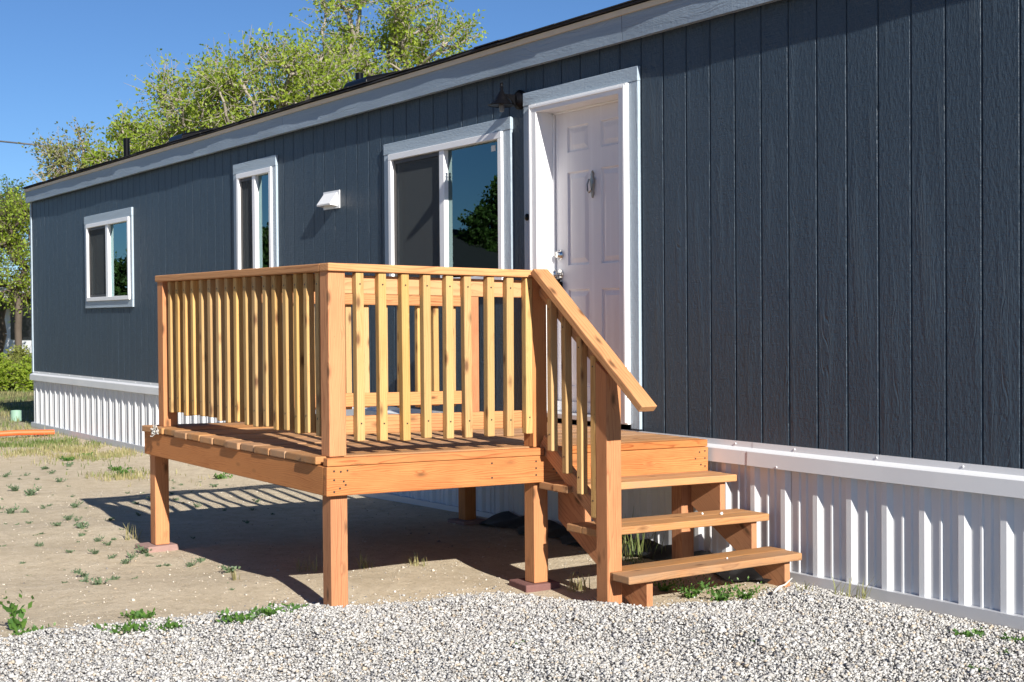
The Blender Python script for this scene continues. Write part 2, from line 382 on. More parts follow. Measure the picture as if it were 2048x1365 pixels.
# loose stones of the gravel bed: far past counting, one stuff object
rg = np.random.default_rng(11)
def ico():
    t = (1+5**.5)/2
    v = np.array([(-1, t, 0), (1, t, 0), (-1, -t, 0), (1, -t, 0), (0, -1, t), (0, 1, t), (0, -1, -t), (0, 1, -t), (t, 0, -1), (t, 0, 1), (-t, 0, -1), (-t, 0, 1)], float)
    f = np.array([(0, 11, 5), (0, 5, 1), (0, 1, 7), (0, 7, 10), (0, 10, 11), (1, 5, 9), (5, 11, 4), (11, 10, 2), (10, 7, 6), (7, 1, 8), (3, 9, 4), (3, 4, 2), (3, 2, 6), (3, 6, 8), (3, 8, 9), (4, 9, 5), (2, 4, 11), (6, 2, 10), (8, 6, 7), (9, 8, 1)])
    return v/np.linalg.norm(v[0]), f
IV, IF = ico()
CV = np.array([(x, y, z) for x in (-1, 1) for y in (-1, 1) for z in (-1, 1)], float)*.62
CF = np.array([(0, 1, 3), (0, 3, 2), (4, 6, 7), (4, 7, 5), (0, 4, 5), (0, 5, 1), (2, 3, 7), (2, 7, 6), (0, 2, 6), (0, 6, 4), (1, 5, 7), (1, 7, 3)])
def stones(name, P, size, colr, mat, IV=CV, IF=CF):
    nv = len(IV)
    n = len(P); q = rg.normal(size=(n, 4)); q /= np.linalg.norm(q, axis=1)[:, None]; w, x, y, z = q.T
    Rm = np.stack([1-2*(y*y+z*z), 2*(x*y-z*w), 2*(x*z+y*w), 2*(x*y+z*w), 1-2*(x*x+z*z), 2*(y*z-x*w), 2*(x*z-y*w), 2*(y*z+x*w), 1-2*(x*x+y*y)], -1).reshape(n, 3, 3)
    sc = size[:, None]*rg.uniform(.55, 1.3, (n, 3)); V = IV[None]*(1+rg.uniform(-.38, .30, (n, nv, 3)))*sc[:, None, :]
    V = np.einsum('nij,nkj->nki', Rm, V); V[:, :, 2] *= .8; V += P[:, None, :]
    Fq = (IF[None]+nv*np.arange(n)[:, None, None]).reshape(-1, 3)
    o = link(name, np_mesh(name, V.reshape(-1, 3), Fq, mat, np.repeat(colr, nv, 0)))
    o['kind'] = 'stuff'; return o
def stonecol(n):
    pal = np.array([(.50, .49, .465), (.42, .41, .395), (.35, .335, .31), (.24, .24, .25), (.15, .155, .17), (.41, .335, .245), (.58, .575, .555), (.30, .295, .285)])
    c = pal[rg.choice(len(pal), n, p=[.26, .22, .14, .09, .05, .07, .11, .06])]; return np.clip(c*rg.uniform(.90, 1.20, (n, 1)), 0, .85)
N = 290000
py = rg.uniform(-5.0, -.06, N); px = rg.uniform(-6.75, -1.6, N)
line = np.interp(py, [-4.013, -.875], [-5.485, -3.244]); s = px-gravel_edge(py)
keep = ((s > 0) | (rg.uniform(size=N) < np.exp(s/.05)*.6)) & (px < line+(py+4.9)*.12+.75) & (px > -6.6)
px, py, s = px[keep], py[keep], s[keep]; n = len(px); sz = rg.gamma(3.0, .0014, n)*.85+.0020
pz = np.maximum(gravel_h(px, py), ground_h(px, py))+sz*.35+np.clip(s/.1, 0, 1)*rg.uniform(0, .012, n)
o = stones('gravel_stones', np.stack([px, py, pz], -1), sz, stonecol(n), M['stone'])
tag(o, 'pale grey and white crushed gravel spread in front of the stairs', 'gravel', kind='stuff')
# scattered pebbles on the dirt
N = 6500; py = -4.6*rg.uniform(0, 1, N)**1.2-.1; px = -6.0-6.5*rg.uniform(0, 1, N)**1.6; keep = px < gravel_edge(py)
px, py = px[keep], py[keep]; n = len(px); sz = rg.gamma(1.8, .0012, n)+.0011
o = stones('dirt_pebbles', np.stack([px, py, ground_h(px, py)+sz*.3], -1), sz, stonecol(n)*np.array([1.05, .95, .8]), M['stone'])
tag(o, 'small pebbles strewn over the bare tan dirt', 'pebbles', kind='stuff')

# ------------------------------------------------------------------ the manufactured home
HX0, HX1, HD = -20.0, 1.6, 4.6
home = thing('manufactured_home', 'slate blue manufactured home with white ribbed skirting and pale grey trim', 'mobile home', (-9, 2.3, 0))
W1 = dict(x=(-17.385, -15.78), z=(1.70, 2.655), m=(-16.64, -16.55), t=(-17.49, -15.70, 1.615, 2.757))
W2 = dict(x=(-12.62, -11.82), z=(1.70, 2.852), m=(-12.265, -12.195), t=(-12.725, -11.735, 1.615, 2.952))
W3 = dict(x=(-9.605, -8.0), z=(1.70, 2.734), m=(-8.845, -8.775), t=(-9.70, -7.905, 1.615, 2.823))
DOOR = dict(x=(-7.661, -6.623), z=(.775, 2.866), i=(-7.574, -6.70, 2.81), t=(-7.752, -6.535, 2.957))
open_ = [(w['x'][0]+.02, w['x'][1]-.02, w['z'][0]+.02, w['z'][1]-.02) for w in (W1, W2, W3)]+[(DOOR['x'][0]+.03, DOOR['x'][1]-.03, .70, DOOR['z'][1]-.03)]
def cut(x0, x1, z0, z1):
    """rectangles of a strip left after taking out the openings"""
    cuts = [x0, x1]+[c for q in open_ for c in q[:2] if x0 < c < x1]; cuts = sorted(set(cuts)); res = []
    for a, b in zip(cuts[:-1], cuts[1:]):
        m = (a+b)/2; zs = [(z0, z1)]
        for q in open_:
            if q[0] < m < q[1]:
                nz = []
                for u, v in zs:
                    if q[2] > u: nz.append((u, min(v, q[2])))
                    if q[3] < v: nz.append((max(u, q[3]), v))
                zs = [t for t in nz if t[1]-t[0] > .002]
        res += [(a, b, u, v) for u, v in zs]
    return res
Z0, Z1 = .70, 3.20
mb = MB()
for a, b, u, v in cut(HX0+.01, HX1-.01, Z0, Z1): mb.add([(a, .0, u), (b, .0, u), (b, .0, v), (a, .0, v)], [(0, 1, 2, 3)])
for q in open_:     # reveals of the openings
    a, b, u, v = q; d = .13
    mb.add([(a, 0, u), (b, 0, u), (b, 0, v), (a, 0, v), (a, d, u), (b, d, u), (b, d, v), (a, d, v)], [(0, 4, 5, 1), (1, 5, 6, 2), (2, 6, 7, 3), (3, 7, 4, 0)])
mb.add([(HX0+.01, HD, .05), (HX1-.01, HD, .05), (HX1-.01, HD, Z1), (HX0+.01, HD, Z1)], [(0, 1, 2, 3)])
for x in (HX0+.01, HX1-.01): mb.add([(x, 0, Z0), (x, HD, Z0), (x, HD, Z1), (x, 0, Z1), (x, HD/2, 3.3+.25*(HD/2+.1))], [(0, 1, 2, 4, 3)])
mb.add([(HX0, 0, .79), (HX1, 0, .79), (HX1, HD, .79), (HX0, HD, .79)], [(0, 1, 2, 3)])
wall = mb.build('siding', M['siding'], home)
G0 = -6.3255; P8 = .2032; k = math.floor((HX0-G0)/P8)
cache = {}
while G0+k*P8 < HX1:
    a, b = max(G0+k*P8+.0025, HX0+.03), min(G0+(k+1)*P8-.0025, HX1-.02); k += 1
    if b-a < .02: continue
    for r in cut(a, b, .748, 3.15):
        full = r[1]-r[0] > .194 and r[2] == .748 and r[3] == 3.15
        xm = (r[0]+r[1])/2; h = r[3]-r[2]
        if full and 'f' in cache: me = cache['f']
        else:
            x0_, x1_ = r[0]-xm, r[1]-xm; ca_ = .0055*(r[0] == a); cb_ = .0055*(r[1] == b)
            pr = [(x0_, .002), (x0_, -.0045 if ca_ else -.009), (x0_+ca_, -.009), (x1_-cb_, -.009), (x1_, -.0045 if cb_ else -.009), (x1_, .002)]
            pr = [q_ for i_, q_ in enumerate(pr) if i_ == 0 or abs(q_[0]-pr[i_-1][0])+abs(q_[1]-pr[i_-1][1]) > 1e-6]; n_ = len(pr)
            v_ = [(x_, y_, 0) for x_, y_ in pr]+[(x_, y_, h) for x_, y_ in pr]
            me = mesh('siding_board', v_, [(i_, i_+1, n_+i_+1, n_+i_) for i_ in range(n_-1)]+[tuple(range(n_))[::-1], tuple(range(n_, 2*n_))], M['siding'])
            if full: cache['f'] = me
        link('siding_board', me, wall, Matrix.Translation((xm, smoothnoise(a, 3, .0012), r[2])))
# corner strip
MB().box(HX0-.02, HX0+.034, -.022, .05, .745, 3.12).build('corner_trim', M['trim'], home, .003)
MB().box(HX1-.034, HX1+.02, -.022, .05, .745, 3.12).build('corner_trim', M['trim'], home, .003)
# roof, drip edge and wavy shingle edge
def strip(xa, xb, step, prof, amp, seed):
    """profile of (y,z) swept along x with a slow sideways waver; prof entries (y,z,w) w = how much it wavers"""
    n = max(2, int((xb-xa)/step)); mbx = MB(); np_ = len(prof); V = []; Q = []
    for i in range(n+1):
        x = xa+(xb-xa)*i/n; d = smoothnoise(x*1.15, seed, amp); e = smoothnoise(x*.9, seed+5, amp*.3)
        V += [(x, y+d*w, z+e*w) for y, z, w in prof]
    for i in range(n):
        for j in range(np_): Q.append((i*np_+j, i*np_+(j+1) % np_, (i+1)*np_+(j+1) % np_, (i+1)*np_+j))
    Q += [tuple(range(np_)), tuple(n*np_+j for j in range(np_))]
    return mbx.add(V, Q)
RS = .25
roof = strip(HX0-.05, HX1+.05, .12, [(-.112, 3.318, 1), (-.114, 3.306, 1), (-.05, 3.309, .3), (-.02, 3.30, 0), (HD/2, 3.30+RS*(HD/2+.05), 0), (HD+.1, 3.30, 0), (HD+.1, 3.318, 0), (HD/2, 3.325+RS*(HD/2+.05), 0), (-.03, 3.336, 0)], .011, 1.3).build('roof', M['shingle'], home)
# shingle tabs lapping the edge, uneven butts
tab = None; x = HX0-.05; i = 0
while x < HX1:
    L_ = .32; z = 3.322+rnd.uniform(-.002, .004)
    if tab is None:
        tab = mesh('shingle', [(0, -.006, 0), (L_-.006, -.006, 0), (L_-.006, .14, .034), (0, .14, .034), (0, -.006, .007), (L_-.006, -.006, .007), (L_-.006, .14, .041), (0, .14, .041)],
                   [(0, 3, 2, 1), (4, 5, 6, 7), (0, 1, 5, 4), (1, 2, 6, 5), (2, 3, 7, 6), (3, 0, 4, 7)], M['shingle'])
    link('shingle', tab, roof, Matrix.Translation((x, -.112+smoothnoise(x*1.15, 1.3, .011)+rnd.uniform(-.004, .003), z))); x += L_; i += 1
strip(HX0-.04, HX1+.04, .25, [(-.092, 3.300, 1), (-.092, 3.266, 1), (-.07, 3.266, .4), (-.07, 3.300, .4)], .004, 1.3).build('drip_edge', M['cream'], home)
fj = [HX0-.03, -16.25, -11.47, -6.628, -1.8, HX1+.03]; first = None
for i, (a, b) in enumerate(zip(fj[:-1], fj[1:])):
    f = strip(a+.002, b-.003, .12, [(-.078, 3.285, .6), (-.078, 3.113, 1), (-.040, 3.113, .6), (-.006, 3.20, 0), (-.006, 3.285, 0)], .0065, 2.1+i*.13).build('fascia_board', M['fascia'], home)
# roof vents, pipes
def roofz(y): return 3.325+RS*(y+.05)
def roof_vent(x, y, top):
    z = roofz(y); mbv = MB(); a = .27; h = top-z-RS*a*.6; vv = []
    for s_, r_ in ((-.05, 1.), (h*.5, .98), (h*.9, .94), (h, .86)):
        for sx, sy in ((-1, -1), (1, -1), (1, 1), (-1, 1)): vv.append((x+sx*a*r_, y+sy*a*r_, z+s_+RS*sy*a*r_))
    ff = [(0, 1, 2, 3)]+[(i*4+k, i*4+(k+1) % 4, i*4+4+(k+1) % 4, i*4+4+k) for i in range(3) for k in range(4)]+[(12, 13, 14, 15)]
    mbv.add(vv, ff).build('roof_vent', M['black'], home, .008)
def pipe(x, y, top):
    MB().tube([(x, y, roofz(y)-.1), (x, y, top)], .045, 12).build('vent_pipe', M['black'], home, smooth=True)
def on_y(px, py, y):
    d = ray(px, py); return CAM+d*((y-CAM.y)/d.y)
q = on_y(752, 145, 1.75); roof_vent(q.x, 1.75, q.z)
q = on_y(386, 259, 1.75); roof_vent(q.x, 1.75, q.z)
q = on_y(253, 277, 1.1); pipe(q.x, 1.1, q.z)
q = on_y(718.5, 147, 1.9); pipe(q.x, 1.9, q.z)
# dryer vent hood and door bell
mb = MB(); vx0, vx1 = -10.80, -10.53
mb.box(vx0, vx1+.03, -.016, -.008, 2.385, 2.535); mb.add([(vx0+.01, -.012, 2.525), (vx1-.01, -.012, 2.525), (vx1-.01, -.085, 2.425), (vx0+.01, -.085, 2.425), (vx0+.01, -.012, 2.405), (vx1-.01, -.012, 2.405), (vx0+.01, -.083, 2.412), (vx1-.01, -.083, 2.412)],
    [(0, 1, 2, 3), (3, 2, 7, 6), (0, 3, 6, 4), (1, 5, 7, 2)])
mb.build('vent_hood', M['vinyl'], home)
MB().lathe([(.024, 0), (.024, .008), (.018, .014), (.0, .016)], 16, Matrix.Translation((-7.712, -.028, 2.126)) @ Matrix.Rotation(R(90), 4, 'X')).build('door_bell', M['black'], home, smooth=True)

def trim(x0, x1, z0, z1, parent, mat, y=-.029):
    MB().box(x0, x1, y, -.0075, z0, z1).build('trim_board', mat, parent, .003)
def window(w, label):
    (a, b), (u, v) = w['x'], w['z']; t = w['t']; fw = .048
    mb = MB()
    yo = -.046
    for (x0, x1, z0, z1) in ((a, b, v-fw, v), (a, b, u, u+fw), (a, a+fw, u+fw, v-fw), (b-fw, b, u+fw, v-fw)): mb.box(x0, x1, yo, .05, z0, z1)
    win = mb.build('window', M['vinyl'], home, .004)
    win['label'] = label
    trim(t[0], t[1], v+.003, t[3], win, M['trimx'], -.032); trim(t[0]+.004, t[1]-.004, t[2], u-.003, win, M['trimx'])
    trim(t[0]+.002, a-.003, u-.0025, v+.0025, win, M['trim']); trim(b+.003, t[1]-.002, u-.0025, v+.0025, win, M['trim'])
    m0, m1 = w['m']
    MB().box(m0, m1, -.036, .046, u+fw+.001, v-fw-.001).build('mullion', M['vinyl'], win, .004)
    mb = MB(); x0, x1 = a+fw, m0; z0, z1 = u+fw, v-fw; f2 = .03
    for q in ((x0+.003, x1-.003, z1-f2, z1-.002), (x0+.003, x1-.003, z0+.002, z0+f2), (x0+.003, x0+f2, z0+f2, z1-f2), (x1-f2, x1-.003, z0+f2, z1-f2)): mb.box(q[0], q[1], -.022, -.006, q[2], q[3])
    mb.build('screen_frame', M['screenframe'], win)
    MB().box(x0+f2-.004, x1-f2+.004, -.0145, -.0135, z0+f2-.004, z1-f2+.004).build('insect_screen', M['screen'], win)
    for (q0, q1, yy) in ((a+fw, m0, .024), (m1, b-fw, .0)):
        MB().box(q0+.002, q1-.002, yy, yy+.005, u+fw+.001, v-fw-.001).build('glass_pane', M['glass'], win)
    return win
w1 = window(W1, 'small squarish two-pane window nearest the far end of the blue wall')
w2 = window(W2, 'tall narrow two-pane window in the blue wall')
w3 = window(W3, 'large two-pane window between vent hood and door')
def sticker(par, x0, x1, z0, z1, y=-.0025): MB().box(x0, x1, y, y+.0015, z0, z1).build('sticker', M['paper'], par)
sticker(w3, -8.19, -8.135, 2.615, 2.655); sticker(w2, -11.90, -11.885, 2.74, 2.765); sticker(w1, -15.93, -15.91, 2.56, 2.58)
sticker(w3, -8.37, -8.10, 1.775, 1.855, .0056); sticker(w3, -8.765, -8.64, 1.76, 1.90, .0056)
# rounded white thing standing behind the far window
mb = MB(); pts = [(-16.35+.33*math.cos(R(a)), .10, 1.74+.20*math.sin(R(a))) for a in range(0, 181, 12)]
tag(mb.tube(pts, .045, 8).build('white_hoop', M['vinyl'], None, smooth=True), 'white rounded hoop standing inside the small far window', 'hoop')
# interior: dim partition so the panes look into a room, curtains behind the screened panes
MB().box(HX0+.05, HX1-.05, 2.6, 2.65, .80, 3.2).build('partition', M['inside'], home)
for (a, b, z0, z1) in ((-16.0, -15.55, 1.6, 2.8), (-12.7, -12.35, 1.6, 2.9), (-9.75, -8.95, 1.6, 2.8)):
    mb = MB(); n = 26; V = []; Q = []
    for i in range(n+1):
        x = a+(b-a)*i/n; y = .19+.018*math.sin(i*1.9)
        V += [(x, y, z0), (x, y, z1)]
    for i in range(n): Q.append((2*i, 2*i+2, 2*i+3, 2*i+1))
    mb.add(V, Q).build('curtain', M['curtain'], home, smooth=True)

# door
a, b = DOOR['x']; v = DOOR['z'][1]; i0, i1, iz = DOOR['i']; t = DOOR['t']
mb = MB()   # brick-mould casing plus jambs
for (x0, x1, z0, z1) in ((a, i0, .80, v), (i1, b, .80, v), (i0, i1, iz, v)): mb.box(x0, x1, -.050, -.0078, z0, z1)
for (x0, x1, z0, z1) in ((i0-.022, i0, .80, iz+.02), (i1, i1+.022, .80, iz+.02), (i0, i1, iz, iz+.02)): mb.box(x0, x1, -.0078, .15, z0, z1)
for (x0, x1, z0, z1) in ((i0, i0+.013, .80, iz-.012), (i1-.013, i1, .80, iz-.012), (i0+.013, i1-.013, iz-.012, iz)): mb.box(x0, x1, .082, .098, z0, z1)
dr = mb.build('door_frame', M['vinyl'], home, .003)
mb = MB()   # raised bead of the casing
for (x0, x1, z0, z1) in ((a+.012, a+.028, .81, v-.012), (b-.028, b-.012, .81, v-.012), (a+.028, b-.028, v-.028, v-.012)): mb.box(x0, x1, -.058, -.0505, z0, z1)
mb.build('casing_bead', M['vinyl'], dr, .002)
trim(t[0], t[1], v+.003, t[2], dr, M['trimx'], -.032); trim(t[0]+.002, a-.003, .775, v+.0025, dr, M['trim']); trim(b+.003, t[1]-.002, .775, v+.0025, dr, M['trim'])
MB().box(i0+.001, i1-.001, -.06, .14, .800, .832).build('threshold', M['track'], dr, .004)
MB().box(i0+.004, i1-.004, .078, .085, .835, .90).build('door_sweep', M['vinyl'], dr, .002)
def door_slab():
    x0, x1, z0, z1 = i0+.004, i1-.004, .838, iz-.004; y = .10
    cols = [(-7.43, -7.20), (-7.07, -6.84)]; rows = [(1.0, 1.636), (1.795, 2.404), (2.535, 2.703)]
    X = sorted({x0, x1, *[c for q in cols for c in q]}); Z = sorted({z0, z1, *[c for q in rows for c in q]}); mb = MB()
    for xa, xb in zip(X[:-1], X[1:]):
        for za, zb in zip(Z[:-1], Z[1:]):
            if (xa, xb) in cols and (za, zb) in rows:      # moulded panel: groove, slope, raised field
                ring = [(0, 0), (.006, .010), (.014, .011), (.045, .002), (.05, .002)]; V = []; Q = []
                for (d, h) in ring: V += [(xa+d, y+h, za+d), (xb-d, y+h, za+d), (xb-d, y+h, zb-d), (xa+d, y+h, zb-d)]
                for r in range(len(ring)-1):
                    for c in range(4): Q.append((r*4+c, r*4+(c+1) % 4, r*4+4+(c+1) % 4, r*4+4+c))
                Q.append(tuple(len(V)-4+c for c in range(4))); mb.add(V, Q)
            else: mb.add([(xa, y, za), (xb, y, za), (xb, y, zb), (xa, y, zb)], [(0, 1, 2, 3)])
    mb.add([(x0, y, z0), (x1, y, z0), (x1, y, z1), (x0, y, z1), (x0, y+.045, z0), (x1, y+.045, z0), (x1, y+.045, z1), (x0, y+.045, z1)], [(0, 4, 5, 1), (1, 5, 6, 2), (2, 6, 7, 3), (3, 7, 4, 0), (4, 7, 6, 5)])
    return mb
me = mesh('door', *(lambda m: (m.v, m.f))(door_slab())); bm = bmesh.new(); bm.from_mesh(me); bmesh.ops.remove_doubles(bm, verts=bm.verts, dist=1e-5); bmesh.ops.recalc_face_normals(bm, faces=bm.faces); bm.to_mesh(me); bm.free()
door = link('door', me, home, None, M['door']); door['label'] = 'white six-panel front door set back in its frame'
RX = Matrix.Rotation(R(90), 4, 'X')
def knobthing(name, x, z, prof, mat): return MB().lathe(prof, 20, Matrix.Translation((x, .10, z)) @ RX).build(name, mat, door, smooth=True)
knobthing('deadbolt', -7.515, 1.868, [(.033, 0), (.033, .006), (.026, .012), (.022, .030), (.018, .034), (.012, .034), (.012, .031), (0, .031)], M['chrome'])
knobthing('door_knob', -7.515, 1.738, [(.034, 0), (.034, .006), (.014, .012), (.012, .03), (.022, .037), (.029, .05), (.029, .06), (.02, .07), (0, .072)], M['chrome'])
mb = MB().box(-7.538, -7.488, .055, .098, 1.615, 1.69); mb.box(-7.522, -7.504, .07, .09, 1.69, 1.71); mb.build('key_safe', M['black'], door, .004)
# knocker: leaf-shaped back, body and a hanging striker
kx, kz = -7.148, 2.305; mb = MB()
mb.add([(kx+dx*.9, .096, kz+dz*.9) for dx, dz in ((0, .10), (.016, .075), (.010, .055), (.024, .035), (.020, -.005), (.012, -.045), (.014, -.065), (0, -.10), (-.014, -.065), (-.012, -.045), (-.020, -.005), (-.024, .035), (-.010, .055), (-.016, .075))]+
       [(kx+dx*.7, .084, kz+dz*.85) for dx, dz in ((0, .10), (.016, .075), (.010, .055), (.024, .035), (.020, -.005), (.012, -.045), (.014, -.065), (0, -.10), (-.014, -.065), (-.012, -.045), (-.020, -.005), (-.024, .035), (-.010, .055), (-.016, .075))],
       [tuple(range(14)), tuple(range(14, 28))]+[(k, (k+1) % 14, 14+(k+1) % 14, 14+k) for k in range(14)])
mb.tube([(kx-.024, .082, kz+.035), (kx-.031, .072, kz+.0), (kx-.022, .066, kz-.04), (kx, .064, kz-.055), (kx+.022, .066, kz-.04), (kx+.031, .072, kz+.0), (kx+.024, .082, kz+.035)], .0055, 8)
mb.build('door_knocker', M['bronze'], door, smooth=True)

# skirting: flashing, corrugated panels, ground track
def zbase(x): return float(np.interp(x, [-20, -15, -8, -5.3, -3.9, 2], [-.02, -.03, .02, .035, .045, .045]))
skirt = MB().add([(HX0+.01, .012, -.12), (HX1, .012, -.10), (HX1, .012, .745), (HX0+.01, .012, .745)], [(0, 1, 2, 3)])
skirt.add([(HX0, .012, -.12), (HX0, HD, -.1), (HX0, HD, .75), (HX0, .012, .75)], [(0, 1, 2, 3)]); skirt.add([(HX1, .012, -.12), (HX1, HD, -.1), (HX1, HD, .75), (HX1, .012, .75)], [(0, 1, 2, 3)])
skirt = skirt.build('skirting', M['metal'], home)
PR = .2297
def rib_profile():
    P = [(0, 0)]; w = PR
    # x from 0: flat, minor rib, flat, minor rib, flat, major rib; right flank of the major rib ends at w
    for c in (.058, .108): P += [(c-.013, 0), (c-.007, -.0065), (c+.004, -.0065), (c+.011, 0)]
    P += [(w-.078, 0), (w-.060, -.0185), (w-.027, -.0185), (w-.002, 0), (w, 0)]
    return P
prof = []
for j in range(4): prof += [(x+PR*j, y) for x, y in rib_profile()[(0 if j == 0 else 1):]]
x = -5.303-PR*4*17; jx = [-20.0]
xa = -5.303+.002
k0 = math.ceil((HX0-xa)/(PR*4))-1; k1 = math.floor((HX1-xa)/(PR*4))
for k in range(k0, k1+1):
    x0 = xa+k*PR*4; pts = [(max(HX0, min(HX1, x0+px_)), py_) for px_, py_ in prof]; V = []; Q = []
    seen = []; 
    for q_ in pts:
        if not seen or q_[0]-seen[-1][0] > 1e-5: seen.append(q_)
    if len(seen) < 3: continue
    for (xx, yy) in seen: V += [(xx, yy-.006, zbase(xx)-.01), (xx, yy-.006, .70)]
    for i in range(len(seen)-1): Q.append((2*i, 2*i+2, 2*i+3, 2*i+1))
    pm = mesh('skirting_panel', [(vx-x0, vy, vz) for vx, vy, vz in V], Q, M['metal']); link('skirting_panel', pm, skirt, Matrix.Translation((x0, smoothnoise(k*1.3, 1, .0015), 0)))
fl = [HX0-.03, -15.9, -12.1, -5.585, -1.2, HX1+.03]
for i, (a, b) in enumerate(zip(fl[:-1], fl[1:])):
    d = .0012*(i % 2)
    strip(a, b+.02, .3, [(-.0115-d, .764, .1), (-.0125-d, .733, .2), (-.052-d, .716, 1), (-.055-d, .640, 1), (-.046-d, .638, 1), (-.046, .640, 1), (-.046, .708, 1), (-.0102, .722, .2), (-.0102, .764, .1)], .004, 4+i).build('flashing', M['metal'], skirt)
mb = MB(); x = HX0+.3
while x < HX1:
    mb.lathe([(.0058, 0), (.0058, .0025), (.003, .004), (0, .0042)], 8, Matrix.Translation((x, -.0135, .7485)) @ RX); x += rnd.uniform(.42, .6)
for x in (-5.36, -9.6, -13.2): mb.lathe([(.0058, 0), (.0058, .0025), (.003, .004), (0, .0042)], 8, Matrix.Translation((x, -.056, .65)) @ RX)
o = mb.build('screw_heads', M['whitescrew'], skirt, smooth=True); o['kind'] = 'stuff'
mb = MB(); V = []; Q = []; xs_ = np.arange(HX0-.02, HX1, .25)
for x in xs_:
    z = zbase(x); V += [(x, -.046, z-.05), (x, -.047, z+.012), (x, -.041, z+.066), (x, -.008, z+.068)]
for i in range(len(xs_)-1):
    for j in range(3): Q.append((i*4+j, i*4+4+j, i*4+5+j, i*4+1+j))
mb.add(V, Q).build('ground_track', M['track'], skirt)

# wall lantern beside the door
lx, ly, lz = -7.815, -.16, 2.86
lamp = thing('wall_lantern', 'black metal wall lantern with flared shade beside the front door', 'lamp', (lx, -.01, 2.92))
MB().lathe([(.066, 0), (.066, .012), (.054, .020), (.050, .030), (.034, .040), (.030, .046), (0, .047)], 24, Matrix.Translation((lx, -.0095, 2.925)) @ RX).build('back_plate', M['black'], lamp, smooth=True)
MB().prism([(-.05, 2.955), (-.145, 2.955), (-.145, 2.942), (-.11, 2.937), (-.08, 2.915), (-.062, 2.885), (-.052, 2.88), (-.05, 2.90)], lx-.009, lx+.009, 'X').build('arm', M['black'], lamp, .002)
sh = MB().lathe([(.098, .022), (.094, .018), (.064, .040), (.062, .046), (.050, .054), (.047, .062), (.026, .098), (.020, .102), (.019, .112), (.011, .118), (.011, .140), (.0, .1405)][::-1], 8, Matrix.Translation((lx, ly, lz-.005)) @ Matrix.Rotation(R(22.5), 4, 'Z')).build('lamp_shade', M['black'], lamp, smooth=True)
MB().lathe([(0, .0), (.014, .002), (.009, .012), (.008, .018), (.012, .024), (.009, .032), (0, .036)], 14, Matrix.Translation((lx, ly, lz+.1352))).build('finial', M['black'], lamp, smooth=True)
MB().lathe([(0, -.024), (.016, -.020), (.019, .0), (.017, .03), (0, .032)], 14, Matrix.Translation((lx, ly, lz-.005))).build('bulb_socket', M['bulb'], lamp, smooth=True)

# ------------------------------------------------------------------ the deck
deck = thing('wooden_deck', 'raised cedar-toned wooden deck with railings and stairs below the front door', 'deck', (-7.1, -1.25, .05))
def dz(x, y): return -.017*(y+2.43)-.004*(x+5.91)
def D(x, y, z): return (x, y, z+dz(x, y))
UPZ = (0, 0, 1)
# floor boards run out from the wall, ends past the rim
ends = [-8.395, -8.215, -8.03, -7.835, -7.645, -7.45, -7.262, -7.075, -6.888, -6.705, -6.515, -6.325, -6.125, -5.952]
for i in range(13):
    a, b = ends[i], ends[i+1]; ye = -2.449+rnd.uniform(-.008, .008); xm = (a+b)/2
    up = (rnd.uniform(-.006, .006), 0, 1)
    plank('deck_board', D(xm, ye, .784+rnd.uniform(-.002, .002)), D(xm, -.062, .784), b-a-rnd.uniform(.006, .012), .038, up, M['deck'], deck, .006)
plank('edge_board', D(-5.893, -2.436, .784), D(-5.893, -1.200, .784), .045, .038, UPZ, M['rim'], deck, .004)
plank('edge_board', D(-5.915, -1.140, .784), D(-5.915, -.075, .784), .072, .038, UPZ, M['rim'], deck, .004)
# rims and joists
plank('rim_board', D(-5.894, -2.4375, .694), D(-5.894, -.075, .694), .138, .038, (1, 0, 0), M['rim'], deck)
plank('rim_board', D(-8.39, -2.4175, .694), D(-5.915, -2.4175, .694), .138, .038, (0, -1, 0), M['rim'], deck)
plank('rim_board', D(-8.372, -2.397, .694), D(-8.372, -.06, .694), .138, .038, (-1, 0, 0), M['rim'], deck)
for x in (-7.88, -7.39, -6.90, -6.41): plank('joist', D(x, -2.397, .692), D(x, -.06, .692), .138, .038, (1, 0, 0), M['orange'], deck)
# posts
def post(x0, y0, z0, z1, name='post', mat='orange', s=.089):
    xm, ym = x0+s/2, y0+s/2
    return plank(name, (xm, ym, z0), (xm, ym, z1), s, s, (1, 0, 0), M[mat], deck, .004)
xf = -5.917-.089
def top_of(x, y): return 1.680+dz(x, y)
post(xf, -2.3985, .045, .624+dz(-5.95, -2.4)); post(xf, -2.4005, .804+dz(-5.95, -2.4), top_of(-5.95, -2.4))
post(-8.405, -2.398, .075, .624+dz(-8.4, -2.4)); post(-8.232, -2.400, .804+dz(-8.2, -2.4), top_of(-8.2, -2.4))
post(xf, -1.236, .078, .624+dz(-5.95, -1.2)); post(xf, -1.236, .804+dz(-5.95, -1.2), top_of(-5.95, -1.2))
post(-8.135, -.33, .08, .624+dz(-8.1, -.3)); post(xf-.03, -.21, .05, .624+dz(-6, -.2)); post(-8.232, -.235, .804+dz(-8.2, -.2), top_of(-8.2, -.2))
